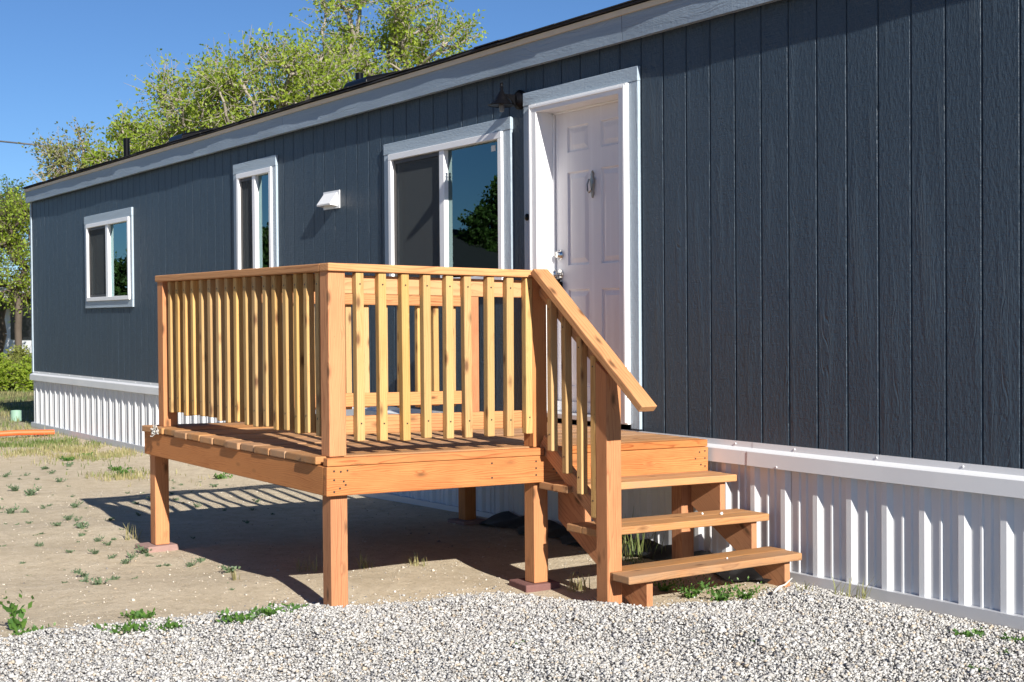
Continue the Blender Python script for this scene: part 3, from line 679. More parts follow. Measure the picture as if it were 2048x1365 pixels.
# railings: cap rails are the railing parts; rails and balusters hang under them
CT = 1.698
capS = plank('railing', D(-5.9455, -2.4085, CT), D(-5.9455, -1.2265, CT), .097, .038, UPZ, M['rail'], deck, .005); capS['label'] = 'railing across the stair end of the deck'
capO = plank('railing', D(-8.250, -2.3605, CT), D(-5.9955, -2.3605, CT), .095, .038, UPZ, M['rail'], deck, .005); capO['label'] = 'railing along the outer long side of the deck'
capF = plank('railing', D(-8.190, -2.3115, CT), D(-8.190, -.14, CT), .097, .038, UPZ, M['rail'], deck, .005); capF['label'] = 'railing across the far end of the deck'
plank('rail', D(-5.9715, -2.310, 1.620), D(-5.9715, -1.238, 1.620), .089, .034, (1, 0, 0), M['rail'], capS); plank('rail', D(-5.9715, -2.310, .948), D(-5.9715, -1.238, .948), .089, .034, (1, 0, 0), M['rail'], capS)
plank('rail', D(-8.142, -2.3255, 1.632), D(-6.008, -2.3255, 1.632), .089, .034, (0, -1, 0), M['rail'], capO); plank('rail', D(-8.142, -2.3255, .942), D(-6.008, -2.3255, .942), .089, .034, (0, -1, 0), M['rail'], capO)
plank('rail', D(-8.180, -2.310, 1.606), D(-8.180, -.237, 1.606), .089, .034, (1, 0, 0), M['rail'], capF); plank('rail', D(-8.180, -2.310, .936), D(-8.180, -.237, .936), .089, .034, (1, 0, 0), M['rail'], capF)
scr = mesh('screw', *(lambda m: (m.v, m.f))(MB().lathe([(.0045, 0), (.0045, .0012), (0, .0014)], 7)), M['screw'])
def baluster(par, x, y, z0, z1, face, w=.040):
    j = lambda s_: rnd.uniform(-s_, s_); lean = j(.006); tw = R(rnd.uniform(-2.2, 2.2))
    p0 = Vector(D(x+j(.002), y+j(.002), z0+j(.008))); p1 = Vector(D(x+(lean if face[0] == 0 else 0), y+(lean if face[1] == 0 else 0), z1-.002))
    b_ = plank('baluster', p0, p1, w, w, (1, 0, 0), M['yellow'], par, .0045, tw)
    f = Vector(face)
    for q, dd in ((p0, .085), (p1, -.055)):
        c = q+Vector((0, 0, dd))+f*(w/2+.0003)
        link('screw', scr, b_, Matrix.Translation(c) @ f.to_track_quat('Z', 'Y').to_matrix().to_4x4())
for y in (-2.236, -2.110, -1.985, -1.866, -1.736, -1.627, -1.496, -1.378, -1.263): baluster(capS, -5.9325, y, .868, 1.679, (1, 0, 0), .042)
for i in range(17): baluster(capO, -8.076+i*.1255+rnd.uniform(-.006, .006), -2.364, .895, 1.679, (0, -1, 0), .042)
for i in range(15): baluster(capF, -8.2185, -2.18+i*.1325+rnd.uniform(-.006, .006), .88, 1.679, (-1, 0, 0), .042)
# stairs
def tread(xf_, z, tilt, y0=-1.222, y1=-.072, w=.1265, notch=False):
    for j in range(2):
        xc = xf_-w/2-j*(w+.0025); n_ = rnd.uniform(-.012, .012)
        if notch and j == 1:
            x0, x1 = xc-w/2, xc+w/2; c = (x0+x1)/2; nx = -5.2985; P = [(x1, y0), (x1, y1), (x0, y1), (x0, -1.143), (nx, -1.143), (nx, y0)]
            mb = MB().prism([((yy), -(xx-c)) for xx, yy in P], z-.038, z, 'Z')
            # keep grain along local X: build with x = y-axis of the world
            me_mat = Matrix(((0, -1, 0, c), (1, 0, 0, 0), (0, 0, 1, 0), (0, 0, 0, 1)))
            mb.build('tread', M['deck'], deck, .003, M=me_mat)
        else: plank('tread', (xc, y0+n_*.4, z-.019), (xc, y1+n_, z-.019+tilt), w, .038, (rnd.uniform(-.008, .008), 0, 1), M['deck'], deck, .005)
tread(-5.640, .6075, -.020); tread(-5.400, .419, -.019); tread(-5.147, .226, 0, notch=True)
def stringer(y0, y1, sh):
    P = [(-5.909, .40), (-5.909, .5685-sh), (-5.672, .5685-sh), (-5.672, .380-sh), (-5.428, .380-sh), (-5.428, .1875), (-5.185, .1875), (-5.185, .028), (-5.265, .028)]
    # local X along the slope so that the grain follows it
    ang = math.atan2(-.56, .74); ca, sa = math.cos(ang), math.sin(ang); ox, oz = -5.55, .30
    prof = [((x-ox)*ca+(z-oz)*sa, -(x-ox)*sa+(z-oz)*ca) for x, z in P]
    Ml = Matrix.Translation((ox, 0, oz)) @ Matrix.Rotation(-ang, 4, 'Y')
    MB().prism(prof, y0, y1, 'Y').build('stringer', M['orange'], deck, .002, M=Ml)
stringer(-1.089, -1.051, .003); stringer(-.172, -.134, .019)
# newel with sloping top
mb = MB(); s = .089; x0, y0 = -5.389, -1.236
mb.add([(x0, y0, .03), (x0+s, y0, .03), (x0+s, y0+s, .03), (x0, y0+s, .03), (x0, y0, 1.240), (x0+s, y0, 1.180), (x0+s, y0+s, 1.180), (x0, y0+s, 1.240)], [(0, 3, 2, 1), (4, 5, 6, 7), (0, 1, 5, 4), (1, 2, 6, 5), (2, 3, 7, 6), (3, 0, 4, 7)])
Ml = Matrix.Translation((x0+s/2, y0+s/2, .6)) @ Matrix.Rotation(R(-90), 4, 'Y')
for i, q in enumerate(mb.v): mb.v[i] = tuple(Ml.inverted() @ Vector(q))
mb.build('newel_post', M['orange'], deck, .004, M=Ml)
# hand rail with plumb-cut upper end
ux, uz, ex, ez = -5.842, 1.702, -4.975, 1.040; ang = math.atan2(ez-uz, ex-ux); ca, sa = math.cos(ang), math.sin(ang)
L_ = math.hypot(ex-ux, ez-uz); Ml = Matrix.Translation((ux, -1.235, uz)) @ Matrix.Rotation(-ang, 4, 'Y')
hand = MB().prism([(0.0, 0), (L_, 0), (L_-.006, -.038), (-.012, -.038)], -.0455, .0455, 'Y').build('handrail', M['rail'], deck, .004, M=Ml)
def slope_rail(xa_, za_, xb_, zb_, wid): plank('sloped_rail', (xa_, -1.177, za_), (xb_, -1.177, zb_), wid, .034, (0, -1, 0), M['rail'], deck)
slope_rail(-5.905, 1.609, -5.3945, 1.226, .086); slope_rail(-5.905, .812, -5.3945, .455, .086)
for x, z0, z1 in ((-5.772, .771, 1.553), (-5.648, .676, 1.461), (-5.524, .580, 1.362), (-5.4115, .482, 1.270)):
    zz = lambda q, xx, yy: q-dz(xx, yy)
    baluster(hand, x, -1.2165, zz(z0, x, -1.25), zz(z1, x, -1.25), (0, -1, 0))
# screw heads and marks on the end rim
mb = MB(); FX = Matrix.Rotation(R(90), 4, 'Y')
for (y, z) in ((-2.40, .742), (-2.40, .70), (-2.40, .645), (-2.365, .738), (-2.33, .742), (-2.35, .692), (-2.34, .675), (-2.37, .66), (-1.25, .735), (-1.25, .70), (-1.25, .665), (-1.52, .738), (-1.52, .665), (-1.12, .72), (-1.14, .69), (-1.12, .67), (-.10, .74), (-.10, .70), (-.10, .655), (-.14, .735), (-.17, .70), (-.13, .665)):
    mb.lathe([(.0055, 0), (.0055, .001), (0, .0012)], 7, Matrix.Translation((-5.8748, y, z+dz(-5.91, y))) @ FX)
o = mb.build('screw_heads', M['screw'], deck); o['kind'] = 'stuff'
# pavers under the posts
pav = None
def paver(x, y, z, rz, label, mat='paver'):
    global pav
    mb = MB().box(-.10, .10, -.10, .10, 0, .055)
    o = mb.build('paver', M[mat], None, .006, M=Matrix.Translation((x, y, z)) @ Matrix.Rotation(rz, 4, 'Z'))
    return tag(o, label, 'paver', 'red pavers carrying the deck')
paver(-8.375, -2.37, .019, .08, 'red concrete paver under the deck post at the far outer corner')
paver(-5.985, -1.19, .022, -.12, 'dark red paver under the deck post beside the stairs', 'darkpaver')
paver(-8.09, -.285, .024, .05, 'red paver in shade under the deck post by the skirting')
paver(-5.20, -.20, -.028, .25, 'red paver half buried under the wall side stair stringer', 'darkpaver')
# twine tangle caught on the deck's corner boards
mb = MB(); c = Vector(D(-8.13, -2.462, .787)); rr = random.Random(5)
for i in range(18):
    p = c+Vector((rr.uniform(-.055, .055), rr.uniform(-.015, .008), rr.uniform(-.014, .014))); pts = [p]
    for j in range(5): p = p+Vector((rr.uniform(-.02, .02), rr.uniform(-.008, .006), rr.uniform(-.012, .012))); pts.append(p)
    mb.tube(pts, .0028, 5)
tag(mb.build('twine_tangle', M['wire'], None, smooth=True), 'pale tangle of twine caught on the deck board ends at the far corner', 'twine')
# black sheet along the skirting under the deck
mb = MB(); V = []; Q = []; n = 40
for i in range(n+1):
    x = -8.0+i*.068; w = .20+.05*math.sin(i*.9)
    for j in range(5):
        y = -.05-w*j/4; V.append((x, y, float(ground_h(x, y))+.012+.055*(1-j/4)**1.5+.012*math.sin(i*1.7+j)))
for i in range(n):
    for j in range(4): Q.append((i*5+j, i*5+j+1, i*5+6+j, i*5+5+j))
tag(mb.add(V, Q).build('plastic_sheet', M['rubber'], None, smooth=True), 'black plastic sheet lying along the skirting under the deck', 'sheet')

# ------------------------------------------------------------------ plants
def leaf_quads(P, Dv, size, rng, fold=.0):
    """rhombic leaves at P pointing along Dv"""
    n = len(P); rv = rng.normal(size=(n, 3)); S = np.cross(Dv, rv); S /= np.linalg.norm(S, axis=1)[:, None]+1e-9
    L = size[:, None]; w = L*.30
    V = np.stack([P, P+Dv*L*.45+S*w, P+Dv*L, P+Dv*L*.45-S*w], 1)
    return V.reshape(-1, 3), np.arange(4*n).reshape(n, 4)
def unit(a): return a/(np.linalg.norm(a, axis=-1, keepdims=True)+1e-9)
def tree(name, label, base, lobes, seed, nclump=120, twigs=8, per=13, leaf=.075, mat='leaf', trunk_r=.16, bark='bark', group=None, tw=.55, cat='tree', fork=.3):
    """lobes: list of (centre, radii) in world metres; clumps fill them, branches reach each clump"""
    rng = np.random.default_rng(seed); base = np.array(base, float); wts = np.array([np.prod(r) for _, r in lobes])**.75; wts /= wts.sum(); C = []
    for i in range(nclump):
        c, r = lobes[rng.choice(len(lobes), p=wts)]; u = unit(rng.normal(size=3))*rng.uniform(.25, 1)**.45*rng.uniform(.85, 1.12); C.append(np.array(c)+u*np.array(r))
    C = np.array(C); top = np.mean([c for c, _ in lobes], 0); nodes = [base]; par = [-1]
    h0 = (min(c[2]-r[2] for c, r in lobes)-base[2]); nst = 5
    for i in range(1, nst+1):
        q = base+(np.array([top[0], top[1], base[2]+max(h0, .6)*1.05])-base)*np.array([fork, fork, 1])*(i/nst)+rng.normal(size=3)*.05*np.array([1, 1, 0]); nodes.append(q); par.append(len(nodes)-2)
    order = np.argsort(np.linalg.norm(C-nodes[-1], axis=1)); tips = []
    for k in order:
        c = C[k]; NA = np.array(nodes[2:]); dd = np.linalg.norm(NA-c, axis=1)+.9*np.clip(NA[:, 2]-c[2]+.15, 0, None)
        j = int(np.argmin(dd))+2; d = np.linalg.norm(c-nodes[j]); m = max(2, int(d/.35)); pj = j; bowd = rng.normal(size=3)*.10*d
        for s_ in range(1, m+1):
            f = s_/m; q = nodes[j]*(1-f)+c*f+bowd*math.sin(math.pi*f)+np.array([0, 0, -.10*d*math.sin(math.pi*f)]); nodes.append(q); par.append(pj); pj = len(nodes)-1
        tips.append(pj)
    cnt = np.zeros(len(nodes))
    for tp in tips: cnt[tp] += 1
    for i in range(len(nodes)-1, 0, -1): cnt[par[i]] += cnt[i]
    rad = .011+(trunk_r-.011)*np.power(np.clip(cnt/len(tips), 0, 1), .55)
    A = np.array([nodes[par[i]] for i in range(1, len(nodes))]); B = np.array(nodes[1:]); ra = np.array([min(rad[par[i]], rad[i]*1.6+.002) for i in range(1, len(nodes))]); rb = rad[1:]
    # twigs
    TA, TB, LP, LD = [], [], [], []
    for c in C:
        out = unit(c-top+np.array([0, 0, .35*np.linalg.norm(c-top)]))
        for _ in range(twigs):
            d = unit(out*.55+rng.normal(size=3)*.85+np.array([0, 0, .25])); L = tw*rng.uniform(.5, 1.25); st = c+rng.normal(size=3)*.10*tw
            TA.append(st); TB.append(st+d*L); m = max(3, int(per*rng.uniform(.6, 1.4))); f = rng.uniform(.1, 1.05, m)[:, None]
            LP.append(st+d*L*f+rng.normal(size=(m, 3))*.045*tw/.5); LD.append(unit(d*.4+rng.normal(size=(m, 3))*.8+np.array([0, 0, -.15])))
    A = np.concatenate([A, TA]); B = np.concatenate([B, TB]); ra = np.concatenate([ra, np.full(len(TA), .008)]); rb = np.concatenate([rb, np.full(len(TA), .003)])
    sd_ = 5; t = unit(B-A); a = unit(np.cross(t, np.array([.31, .17, .93]))); b = np.cross(t, a); n = len(A); an = 2*np.pi*np.arange(sd_)/sd_
    ring = a[:, None]*np.cos(an)[None, :, None]+b[:, None]*np.sin(an)[None, :, None]
    V = np.concatenate([A[:, None]+ring*ra[:, None, None], B[:, None]+ring*rb[:, None, None]], 1).reshape(-1, 3)
    i0 = (np.arange(n)*2*sd_)[:, None]; kk = np.arange(sd_)[None]; k2 = (kk+1) % sd_
    Fq = np.stack([i0+kk, i0+k2, i0+sd_+k2, i0+sd_+kk], -1).reshape(-1, 4)
    T = thing(name, label, cat, base, group)
    link('trunk', np_mesh('trunk', V-base, Fq, M[bark], smooth=True), T, Matrix.Translation(Vector(base)))
    LP = np.concatenate(LP); LD = np.concatenate(LD); sz = leaf*rng.uniform(.6, 1.3, len(LP)); V, Fq = leaf_quads(LP, LD, sz, rng)
    hh = (LP-top)/np.max([r for _, r in lobes]); tint = np.clip(rng.beta(2, 2, len(LP))*.9+.05, 0, 1)
    link('crown', np_mesh('crown', V-base, Fq, M[mat], np.repeat(tint, 4)[:, None]*np.ones(3)), T, Matrix.Translation(Vector(base)))
    return T
def lobe(px, py, rx, ry, dep, thick=1.):
    """an ellipsoid of foliage seen at a pixel, rx ry in pixels, at a depth in metres"""
    p = at_depth(px, py, dep); s_ = dep/FPX; return ((p.x, p.y, p.z), (rx*s_*thick, rx*s_*thick, ry*s_))
def foot(px, dep, z=-.03):
    p = at_depth(px, 640, dep); return (p.x, p.y, z)
GT = 'trees behind the manufactured home'
tree('broadleaf_tree', 'tallest yellow-green tree rising behind the home roof', foot(730, 31), [lobe(735, 40, 120, 130, 31), lobe(690, 190, 160, 110, 31), lobe(850, 60, 60, 80, 31, 1.3), lobe(885, 95, 75, 60, 31), lobe(660, 60, 60, 70, 30), lobe(790, 150, 90, 90, 31.5)], 3, 185, 8, 12, .088, trunk_r=.20, group=GT)
tree('broadleaf_tree', 'dense rounded yellow-green tree between roof vents behind the home', foot(540, 28), [lobe(560, 160, 110, 80, 28), lobe(470, 215, 110, 80, 28), lobe(640, 180, 80, 70, 28), lobe(510, 270, 130, 80, 28.5)], 8, 165, 8, 12, .082, trunk_r=.18, group=GT)
tree('broadleaf_tree', 'open tree with a thin upright spray of leaves above the roof', foot(400, 29), [lobe(372, 225, 62, 70, 29), lobe(345, 200, 30, 60, 29), lobe(428, 125, 14, 36, 29), lobe(430, 200, 40, 50, 29), lobe(395, 290, 80, 60, 29)], 5, 74, 7, 10, .082, trunk_r=.13, group=GT)
tree('broadleaf_tree', 'small green tree behind the roof pipe at the far end', foot(275, 33), [lobe(280, 290, 52, 42, 33), lobe(245, 268, 26, 28, 33), lobe(205, 315, 32, 26, 33), lobe(310, 310, 50, 40, 33)], 6, 70, 7, 12, .10, trunk_r=.12, group=GT)
tree('broadleaf_tree', 'sparse pale tree with bare twigs beyond the roof corner', foot(130, 36), [lobe(115, 325, 32, 36, 36), lobe(158, 300, 18, 34, 36), lobe(135, 350, 42, 26, 36), lobe(180, 335, 24, 20, 36)], 9, 46, 7, 8, .095, 'leafpale', .11, group=GT)
tree('broadleaf_tree', 'yellow-green tree with dark trunk in front of the white trailer', foot(38, 34), [lobe(30, 455, 45, 55, 34), lobe(-30, 500, 55, 70, 34), lobe(48, 535, 26, 40, 34), lobe(15, 570, 40, 22, 34)], 12, 120, 8, 13, .075, trunk_r=0.09, bark='darkbark', group='trees beside the trailer', fork=.15)
tree('broadleaf_tree', 'darker thin-trunked tree left of the trailer tree', foot(4, 37), [lobe(12, 425, 44, 40, 40), lobe(-40, 450, 60, 70, 40), lobe(0, 600, 30, 16, 37)], 13, 70, 8, 12, .09, 'leafdark', .10, 'darkbark', 'trees beside the trailer', fork=.1)
# dead twig poking past the roof corner
p0 = at_depth(135, 420, 35); mb = MB(); pts = [at_depth(*q, 35) for q in ((135, 430), (105, 380), (85, 362), (62, 340))]; mb.tube([tuple(q) for q in [Vector(foot(140, 35))]+pts], [.05, .03, .02, .014, .006], 5)
mb.tube([tuple(at_depth(*q, 35)) for q in ((98, 374), (88, 355), (80, 335))], [.012, .008, .004], 5)
tag(mb.build('dead_sapling', M['bark'], None), 'leafless grey sapling leaning beyond the roof corner', 'sapling')
# trees and a neighbour's house across the yard, seen in the window glass
def mirror(q): return (q[0], -q[1], q[2])
def mlobe(*a): c, r = lobe(*a); return (mirror(c), r)
GR = 'trees across the yard mirrored in the windows'
tree('broadleaf_tree', 'large dark tree across the yard mirrored in the large window', mirror(foot(985, 27)), [mlobe(978, 470, 38, 55, 27), mlobe(1008, 405, 22, 40, 27), mlobe(935, 505, 22, 24, 27), mlobe(1050, 420, 45, 70, 27)], 21, 170, 8, 16, .085, 'leafdark', .16, 'darkbark', GR, .3)
tree('broadleaf_tree', 'dark tree across the yard mirrored in the tall window', mirror(foot(530, 33)), [mlobe(530, 515, 60, 48, 33), mlobe(590, 530, 50, 40, 33)], 22, 90, 8, 16, .11, 'leafdark', .16, 'darkbark', GR, .35)
tree('broadleaf_tree', 'dark tree across the yard mirrored in the small far window', mirror(foot(246, 44)), [mlobe(247, 565, 30, 44, 44), mlobe(275, 555, 25, 40, 44), mlobe(225, 590, 25, 26, 44)], 23, 80, 8, 15, .13, 'leafdark', .2, 'darkbark', GR, .4)
def house(name, label, c, w, l, h, rh, rz, wallm, roofm):
    Mx = Matrix.Translation((c[0], c[1], c[2])) @ Matrix.Rotation(rz, 4, 'Z'); T = thing(name, label, 'house', c)
    a, b = w/2, l/2; v = [(-a, -b, 0), (a, -b, 0), (a, b, 0), (-a, b, 0), (-a, -b, h), (a, -b, h), (a, b, h), (-a, b, h), (0, -b, h+rh), (0, b, h+rh)]
    link('wall', mesh('wall', v, [(0, 1, 5, 8, 4), (1, 2, 6, 5), (2, 3, 7, 9, 6), (3, 0, 4, 7)], wallm), T, Mx)
    e, g = .35, .12; sl = rh/a; hz = h-e*sl
    v = [(-a-e, -b-e, hz+.01), (0, -b-e, h+rh+.01), (a+e, -b-e, hz+.01), (a+e, -b-e, hz+g), (0, -b-e, h+rh+g), (-a-e, -b-e, hz+g)]; v += [(x_, -y_, z_) for x_, y_, z_ in v]
    link('roof', mesh('roof', v, [(0, 1, 4, 5), (1, 2, 3, 4), (6, 7, 10, 11), (7, 8, 9, 10), (0, 6, 7, 1), (1, 7, 8, 2), (5, 4, 10, 11), (4, 3, 9, 10), (0, 5, 11, 6), (2, 8, 9, 3)], roofm), T, Mx)
    for s_ in (-1, 1):
        mbw = MB().box(s_*a*.5-.45, s_*a*.5+.45, -b-.03, -b+.02, 1., 2.1); m_ = mesh('window', mbw.v, mbw.f, M['dark']); link('window', m_, T, Mx)
q = mirror(at_depth(1000, 640, 29)); house('gable_house', 'neighbour house with low gable mirrored in the large window', (q[0], q[1], 0), 5.2, 8, 2.1, 1.0, R(160), M['neighbour'], M['shingle'])
# trailer and house beyond the far end
q = at_depth(20, 640, 44); base = Vector((q.x, q.y, -.03)); yawt = R(62); Mx = Matrix.Translation(base) @ Matrix.Rotation(yawt, 4, 'Z')
rvT = thing('travel_trailer', 'white travel trailer with horizontal ribbed sides behind the trees', 'trailer', base)
mb = MB(); V = []
prof = [(-3.4, .55), (2.6, .55), (3.3, 1.1), (3.4, 2.0), (3.1, 2.7), (-3.3, 2.75), (-3.45, 1.5)]
body = MB().prism(prof, -1.15, 1.15, 'Y'); body = link('body', mesh('body', body.v, body.f, M['rv']), rvT, Mx)
for i in range(11):
    z = .62+i*.19
    for s_ in (-1, 1): m_ = MB().box(-3.35, 2.6 if z < .9 else 3.05, s_*1.17-.02, s_*1.17+.02, z, z+.165); link('side_panel', mesh('side_panel', m_.v, m_.f, M['rv']), body, Mx)
for xx in (-2.4, -.3, 1.6):
    m_ = MB().box(xx, xx+.8, -1.215, 1.215, 1.55, 2.15); link('window', mesh('window', m_.v, m_.f, M['dark']), body, Mx)
for xx in (-.9, .1):
    for s_ in (-1, 1):
        m_ = MB().lathe([(0, -.1), (.33, -.1), (.36, -.05), (.36, .05), (.33, .1), (0, .1)], 18, Matrix.Translation((xx, s_*1.0, .33)) @ RX); link('wheel', mesh('wheel', m_.v, m_.f, M['tyre']), rvT, Mx)
q = at_depth(232, 640, 40); house('small_house', 'white house with red-brown roof edge showing past the home corner', (q.x, q.y, -.03), 4, 5, 1.75, .55, R(28), M['rv'], M['brownroof'])
# bushes and grass at the far end
def bush(px, py, dep, rx, ry, seed, label, group, mat='green', n=60):
    p = at_depth(px, 640, dep); s_ = dep/FPX
    tree('leafy_bush', label, (p.x, p.y, -.04), [((p.x, p.y, ry*s_*.95), (rx*s_, rx*s_*.9, ry*s_*.9))], seed, n, 7, 14, .075, mat, .03, 'darkbark', group, .24, 'bush', fork=0)
for i, (px_, dp, rx, ry) in enumerate(((56, 30, 20, 26), (22, 31, 22, 24), (-15, 30, 24, 30), (40, 33, 20, 30), (-45, 33, 28, 30))):
    bush(px_, 0, dp, rx, ry, 40+i, 'bright green leafy bush growing below the white trailer', 'bushes below the trailer', 'leafpale' if i % 2 else 'leaf')
def blades(name, P, h, rng, mat, tint, wdt=.006, lean=.5):
    n = len(P); az = rng.uniform(0, 2*np.pi, n); d = np.stack([np.cos(az), np.sin(az), np.zeros(n)], -1); s_ = np.stack([-np.sin(az), np.cos(az), np.zeros(n)], -1)
    w = wdt*rng.uniform(.6, 1.4, n)[:, None]; hh = h[:, None]; ln = lean*rng.uniform(.1, 1, n)[:, None]*hh; up = np.array([0, 0, 1.])
    m1 = P+d*ln*.35+up*hh*.55; t = P+d*ln+up*hh*.95
    V = np.stack([P-s_*w, P+s_*w, m1+s_*w*.8, m1-s_*w*.8, t+s_*w*.15, t-s_*w*.15], 1).reshape(-1, 3); b = (6*np.arange(n))[:, None]
    Fq = np.concatenate([b+np.array([0, 1, 2, 3]), b+np.array([3, 2, 4, 5])])
    return np_mesh(name, V, Fq, M[mat], np.repeat(tint, 6)[:, None]*np.ones(3))
rng = np.random.default_rng(77)
def patch(n, cx, cy, sx, sy): return np.stack([rng.normal(cx, sx, n), rng.normal(cy, sy, n)], -1)
P2 = np.concatenate([patch(7000, -16.8, -.75, .8, .45), patch(2600, -15.6, -.6, .5, .3), patch(2600, -17.8, -1.4, .8, .5), patch(6000, -20, -1.0, 1.5, .6), patch(9000, -24, .5, 2.5, 1.5), patch(9000, -29, 2, 3, 2.5), patch(900, -12.9, -1.0, .35, .2), patch(2500, -19, -3.2, 2, .8)])
P2 = P2[(P2[:, 1] < -.07) | (P2[:, 0] < -20.1)]; clump = np.sin(P2[:, 0]*5.1+2*np.sin(P2[:, 1]*4))*np.sin(P2[:, 1]*6.3+P2[:, 0]); P2 = P2[clump+rng.normal(0, .5, len(P2)) > .12]
n = len(P2); P3 = np.concatenate([P2, ground_h(P2[:, 0], P2[:, 1])[:, None]-.005], 1); dry = np.clip(.5+.45*np.sin(P2[:, 0]*1.9)+rng.normal(0, .25, n), 0, 1)
o = link('grass_patch', blades('grass_patch', P3, rng.uniform(.02, .07, n)*np.where(P2[:, 0] < -19, 1.6, 1), rng, 'grass', dry, .005)); tag(o, 'sparse green and dry grass over the dirt at the far end of the home', 'grass', kind='stuff')

# small weeds: a few shapes, copied
def weed_mesh(seed, n_st, h, spread, lf, up=.5):
    r_ = np.random.default_rng(seed); LP, LD, SZ = [], [], []; 
    for i in range(n_st):
        az = r_.uniform(0, 6.283); d = unit(np.array([math.cos(az)*spread, math.sin(az)*spread, up*r_.uniform(.5, 1.3)])); L = h*r_.uniform(.5, 1.1); m = int(r_.integers(6, 11))
        for j in range(m):
            f = (j+.25)/m; LP.append(d*L*f+np.array([0, 0, .12*L*f*(1-f)])); LD.append(unit(d*.5+r_.normal(size=3)*.6+np.array([0, 0, .25]))); SZ.append(lf*r_.uniform(.6, 1.2)*(1.1-.5*f))
    V, Fq = leaf_quads(np.array(LP), np.array(LD), np.array(SZ), r_); return V, Fq, np.repeat(r_.uniform(0, 1, len(LP)), 4)[:, None]*np.ones(3)
WMESH = [np_mesh('weed', *weed_mesh(s_, a, h, sp, lf, up)[:2], M['weed'], weed_mesh(s_, a, h, sp, lf, up)[2]) for s_, a, h, sp, lf, up in ((1, 6, .06, 1, .028, .5), (2, 9, .08, 1, .03, .7), (3, 5, .05, 1, .024, .4), (4, 12, .09, .9, .032, .8))]
GMESH = [np_mesh('weed', *weed_mesh(s_, a, h, sp, lf, up)[:2], M['green'], weed_mesh(s_, a, h, sp, lf, up)[2]) for s_, a, h, sp, lf, up in ((11, 17, .12, 1, .036, .25), (12, 8, .20, .35, .05, 1.), (13, 14, .09, 1, .03, .4), (14, 26, .13, .9, .022, .7))]
def weed(me, x, y, sc, label, group=None, h=None, name='weed'):
    z = float(max(ground_h(x, y), gravel_h(x, y)) if x > gravel_edge(y) else ground_h(x, y))
    o = link(name, me, None, Matrix.Translation((x, y, z-.004)) @ Matrix.Rotation(rnd.uniform(0, 6.28), 4, 'Z') @ Matrix.Scale(sc, 4)); return tag(o, label, 'weed', group)
rw = random.Random(21); cnt = 0
for px_, py_, s_ in [(120, 960, 1.2), (60, 985, 1.4), (30, 975, 1), (150, 1015, .9), (115, 1060, 1), (160, 1068, 1.2), (165, 1080, 1), (195, 1090, .9), (220, 1045, .7), (225, 1085, .8), (290, 1115, 1), (300, 1120, .8), (265, 1125, .7), (335, 1137, 1.2), (320, 1138, .8), (405, 1132, 1.1), (170, 1175, 1.4), (200, 1185, 1.3), (228, 1172, 1), (150, 1152, .9), (78, 1100, .8), (85, 1075, .8), (190, 1120, .7), (215, 1098, .8), (465, 1158, 1.2), (380, 1140, .8), (250, 1135, .8), (50, 1020, 1.2), (20, 1022, 1.3), (85, 1010, .9), (10, 945, 1.4), (90, 930, 1.4), (135, 925, 1.3), (250, 945, 1.2), (360, 962, 1), (430, 965, 1), (345, 955, .8), (5, 1100, .8), (0, 1010, 1.2), (100, 940, 1), (75, 955, 1.2), (45, 1135, .6), (350, 1000, .8), (60, 1045, .6), (140, 1035, .6)]:
    p = on_z(px_, py_, .02); weed(rw.choice(WMESH), p.x, p.y, s_*rw.uniform(.6, .95), 'small grey-green weed sprouting from the bare dirt', 'weeds on the bare dirt')
for i in range(70):
    px_, py_ = rw.uniform(0, 560), rw.triangular(925, 1230, 960); p = on_z(px_, py_, .02)
    if p.x < gravel_edge(p.y)-.1 and p.y < -.4 and not (-8.6 < p.x < -5.8 and p.y > -2.5): weed(rw.choice(WMESH), p.x, p.y, rw.uniform(.25, .6), 'small grey-green weed sprouting from the bare dirt', 'weeds on the bare dirt')
for px_, py_ in ((245, 945), (135, 915), (175, 905), (600, 960), (440, 955), (615, 975), (232, 938), (690, 955)):
    p = on_z(px_, py_, .0); weed(GMESH[2], p.x, p.y, rw.uniform(1.1, 1.7), 'green leafy weed on the dirt near the skirting', 'green weeds near the skirting')
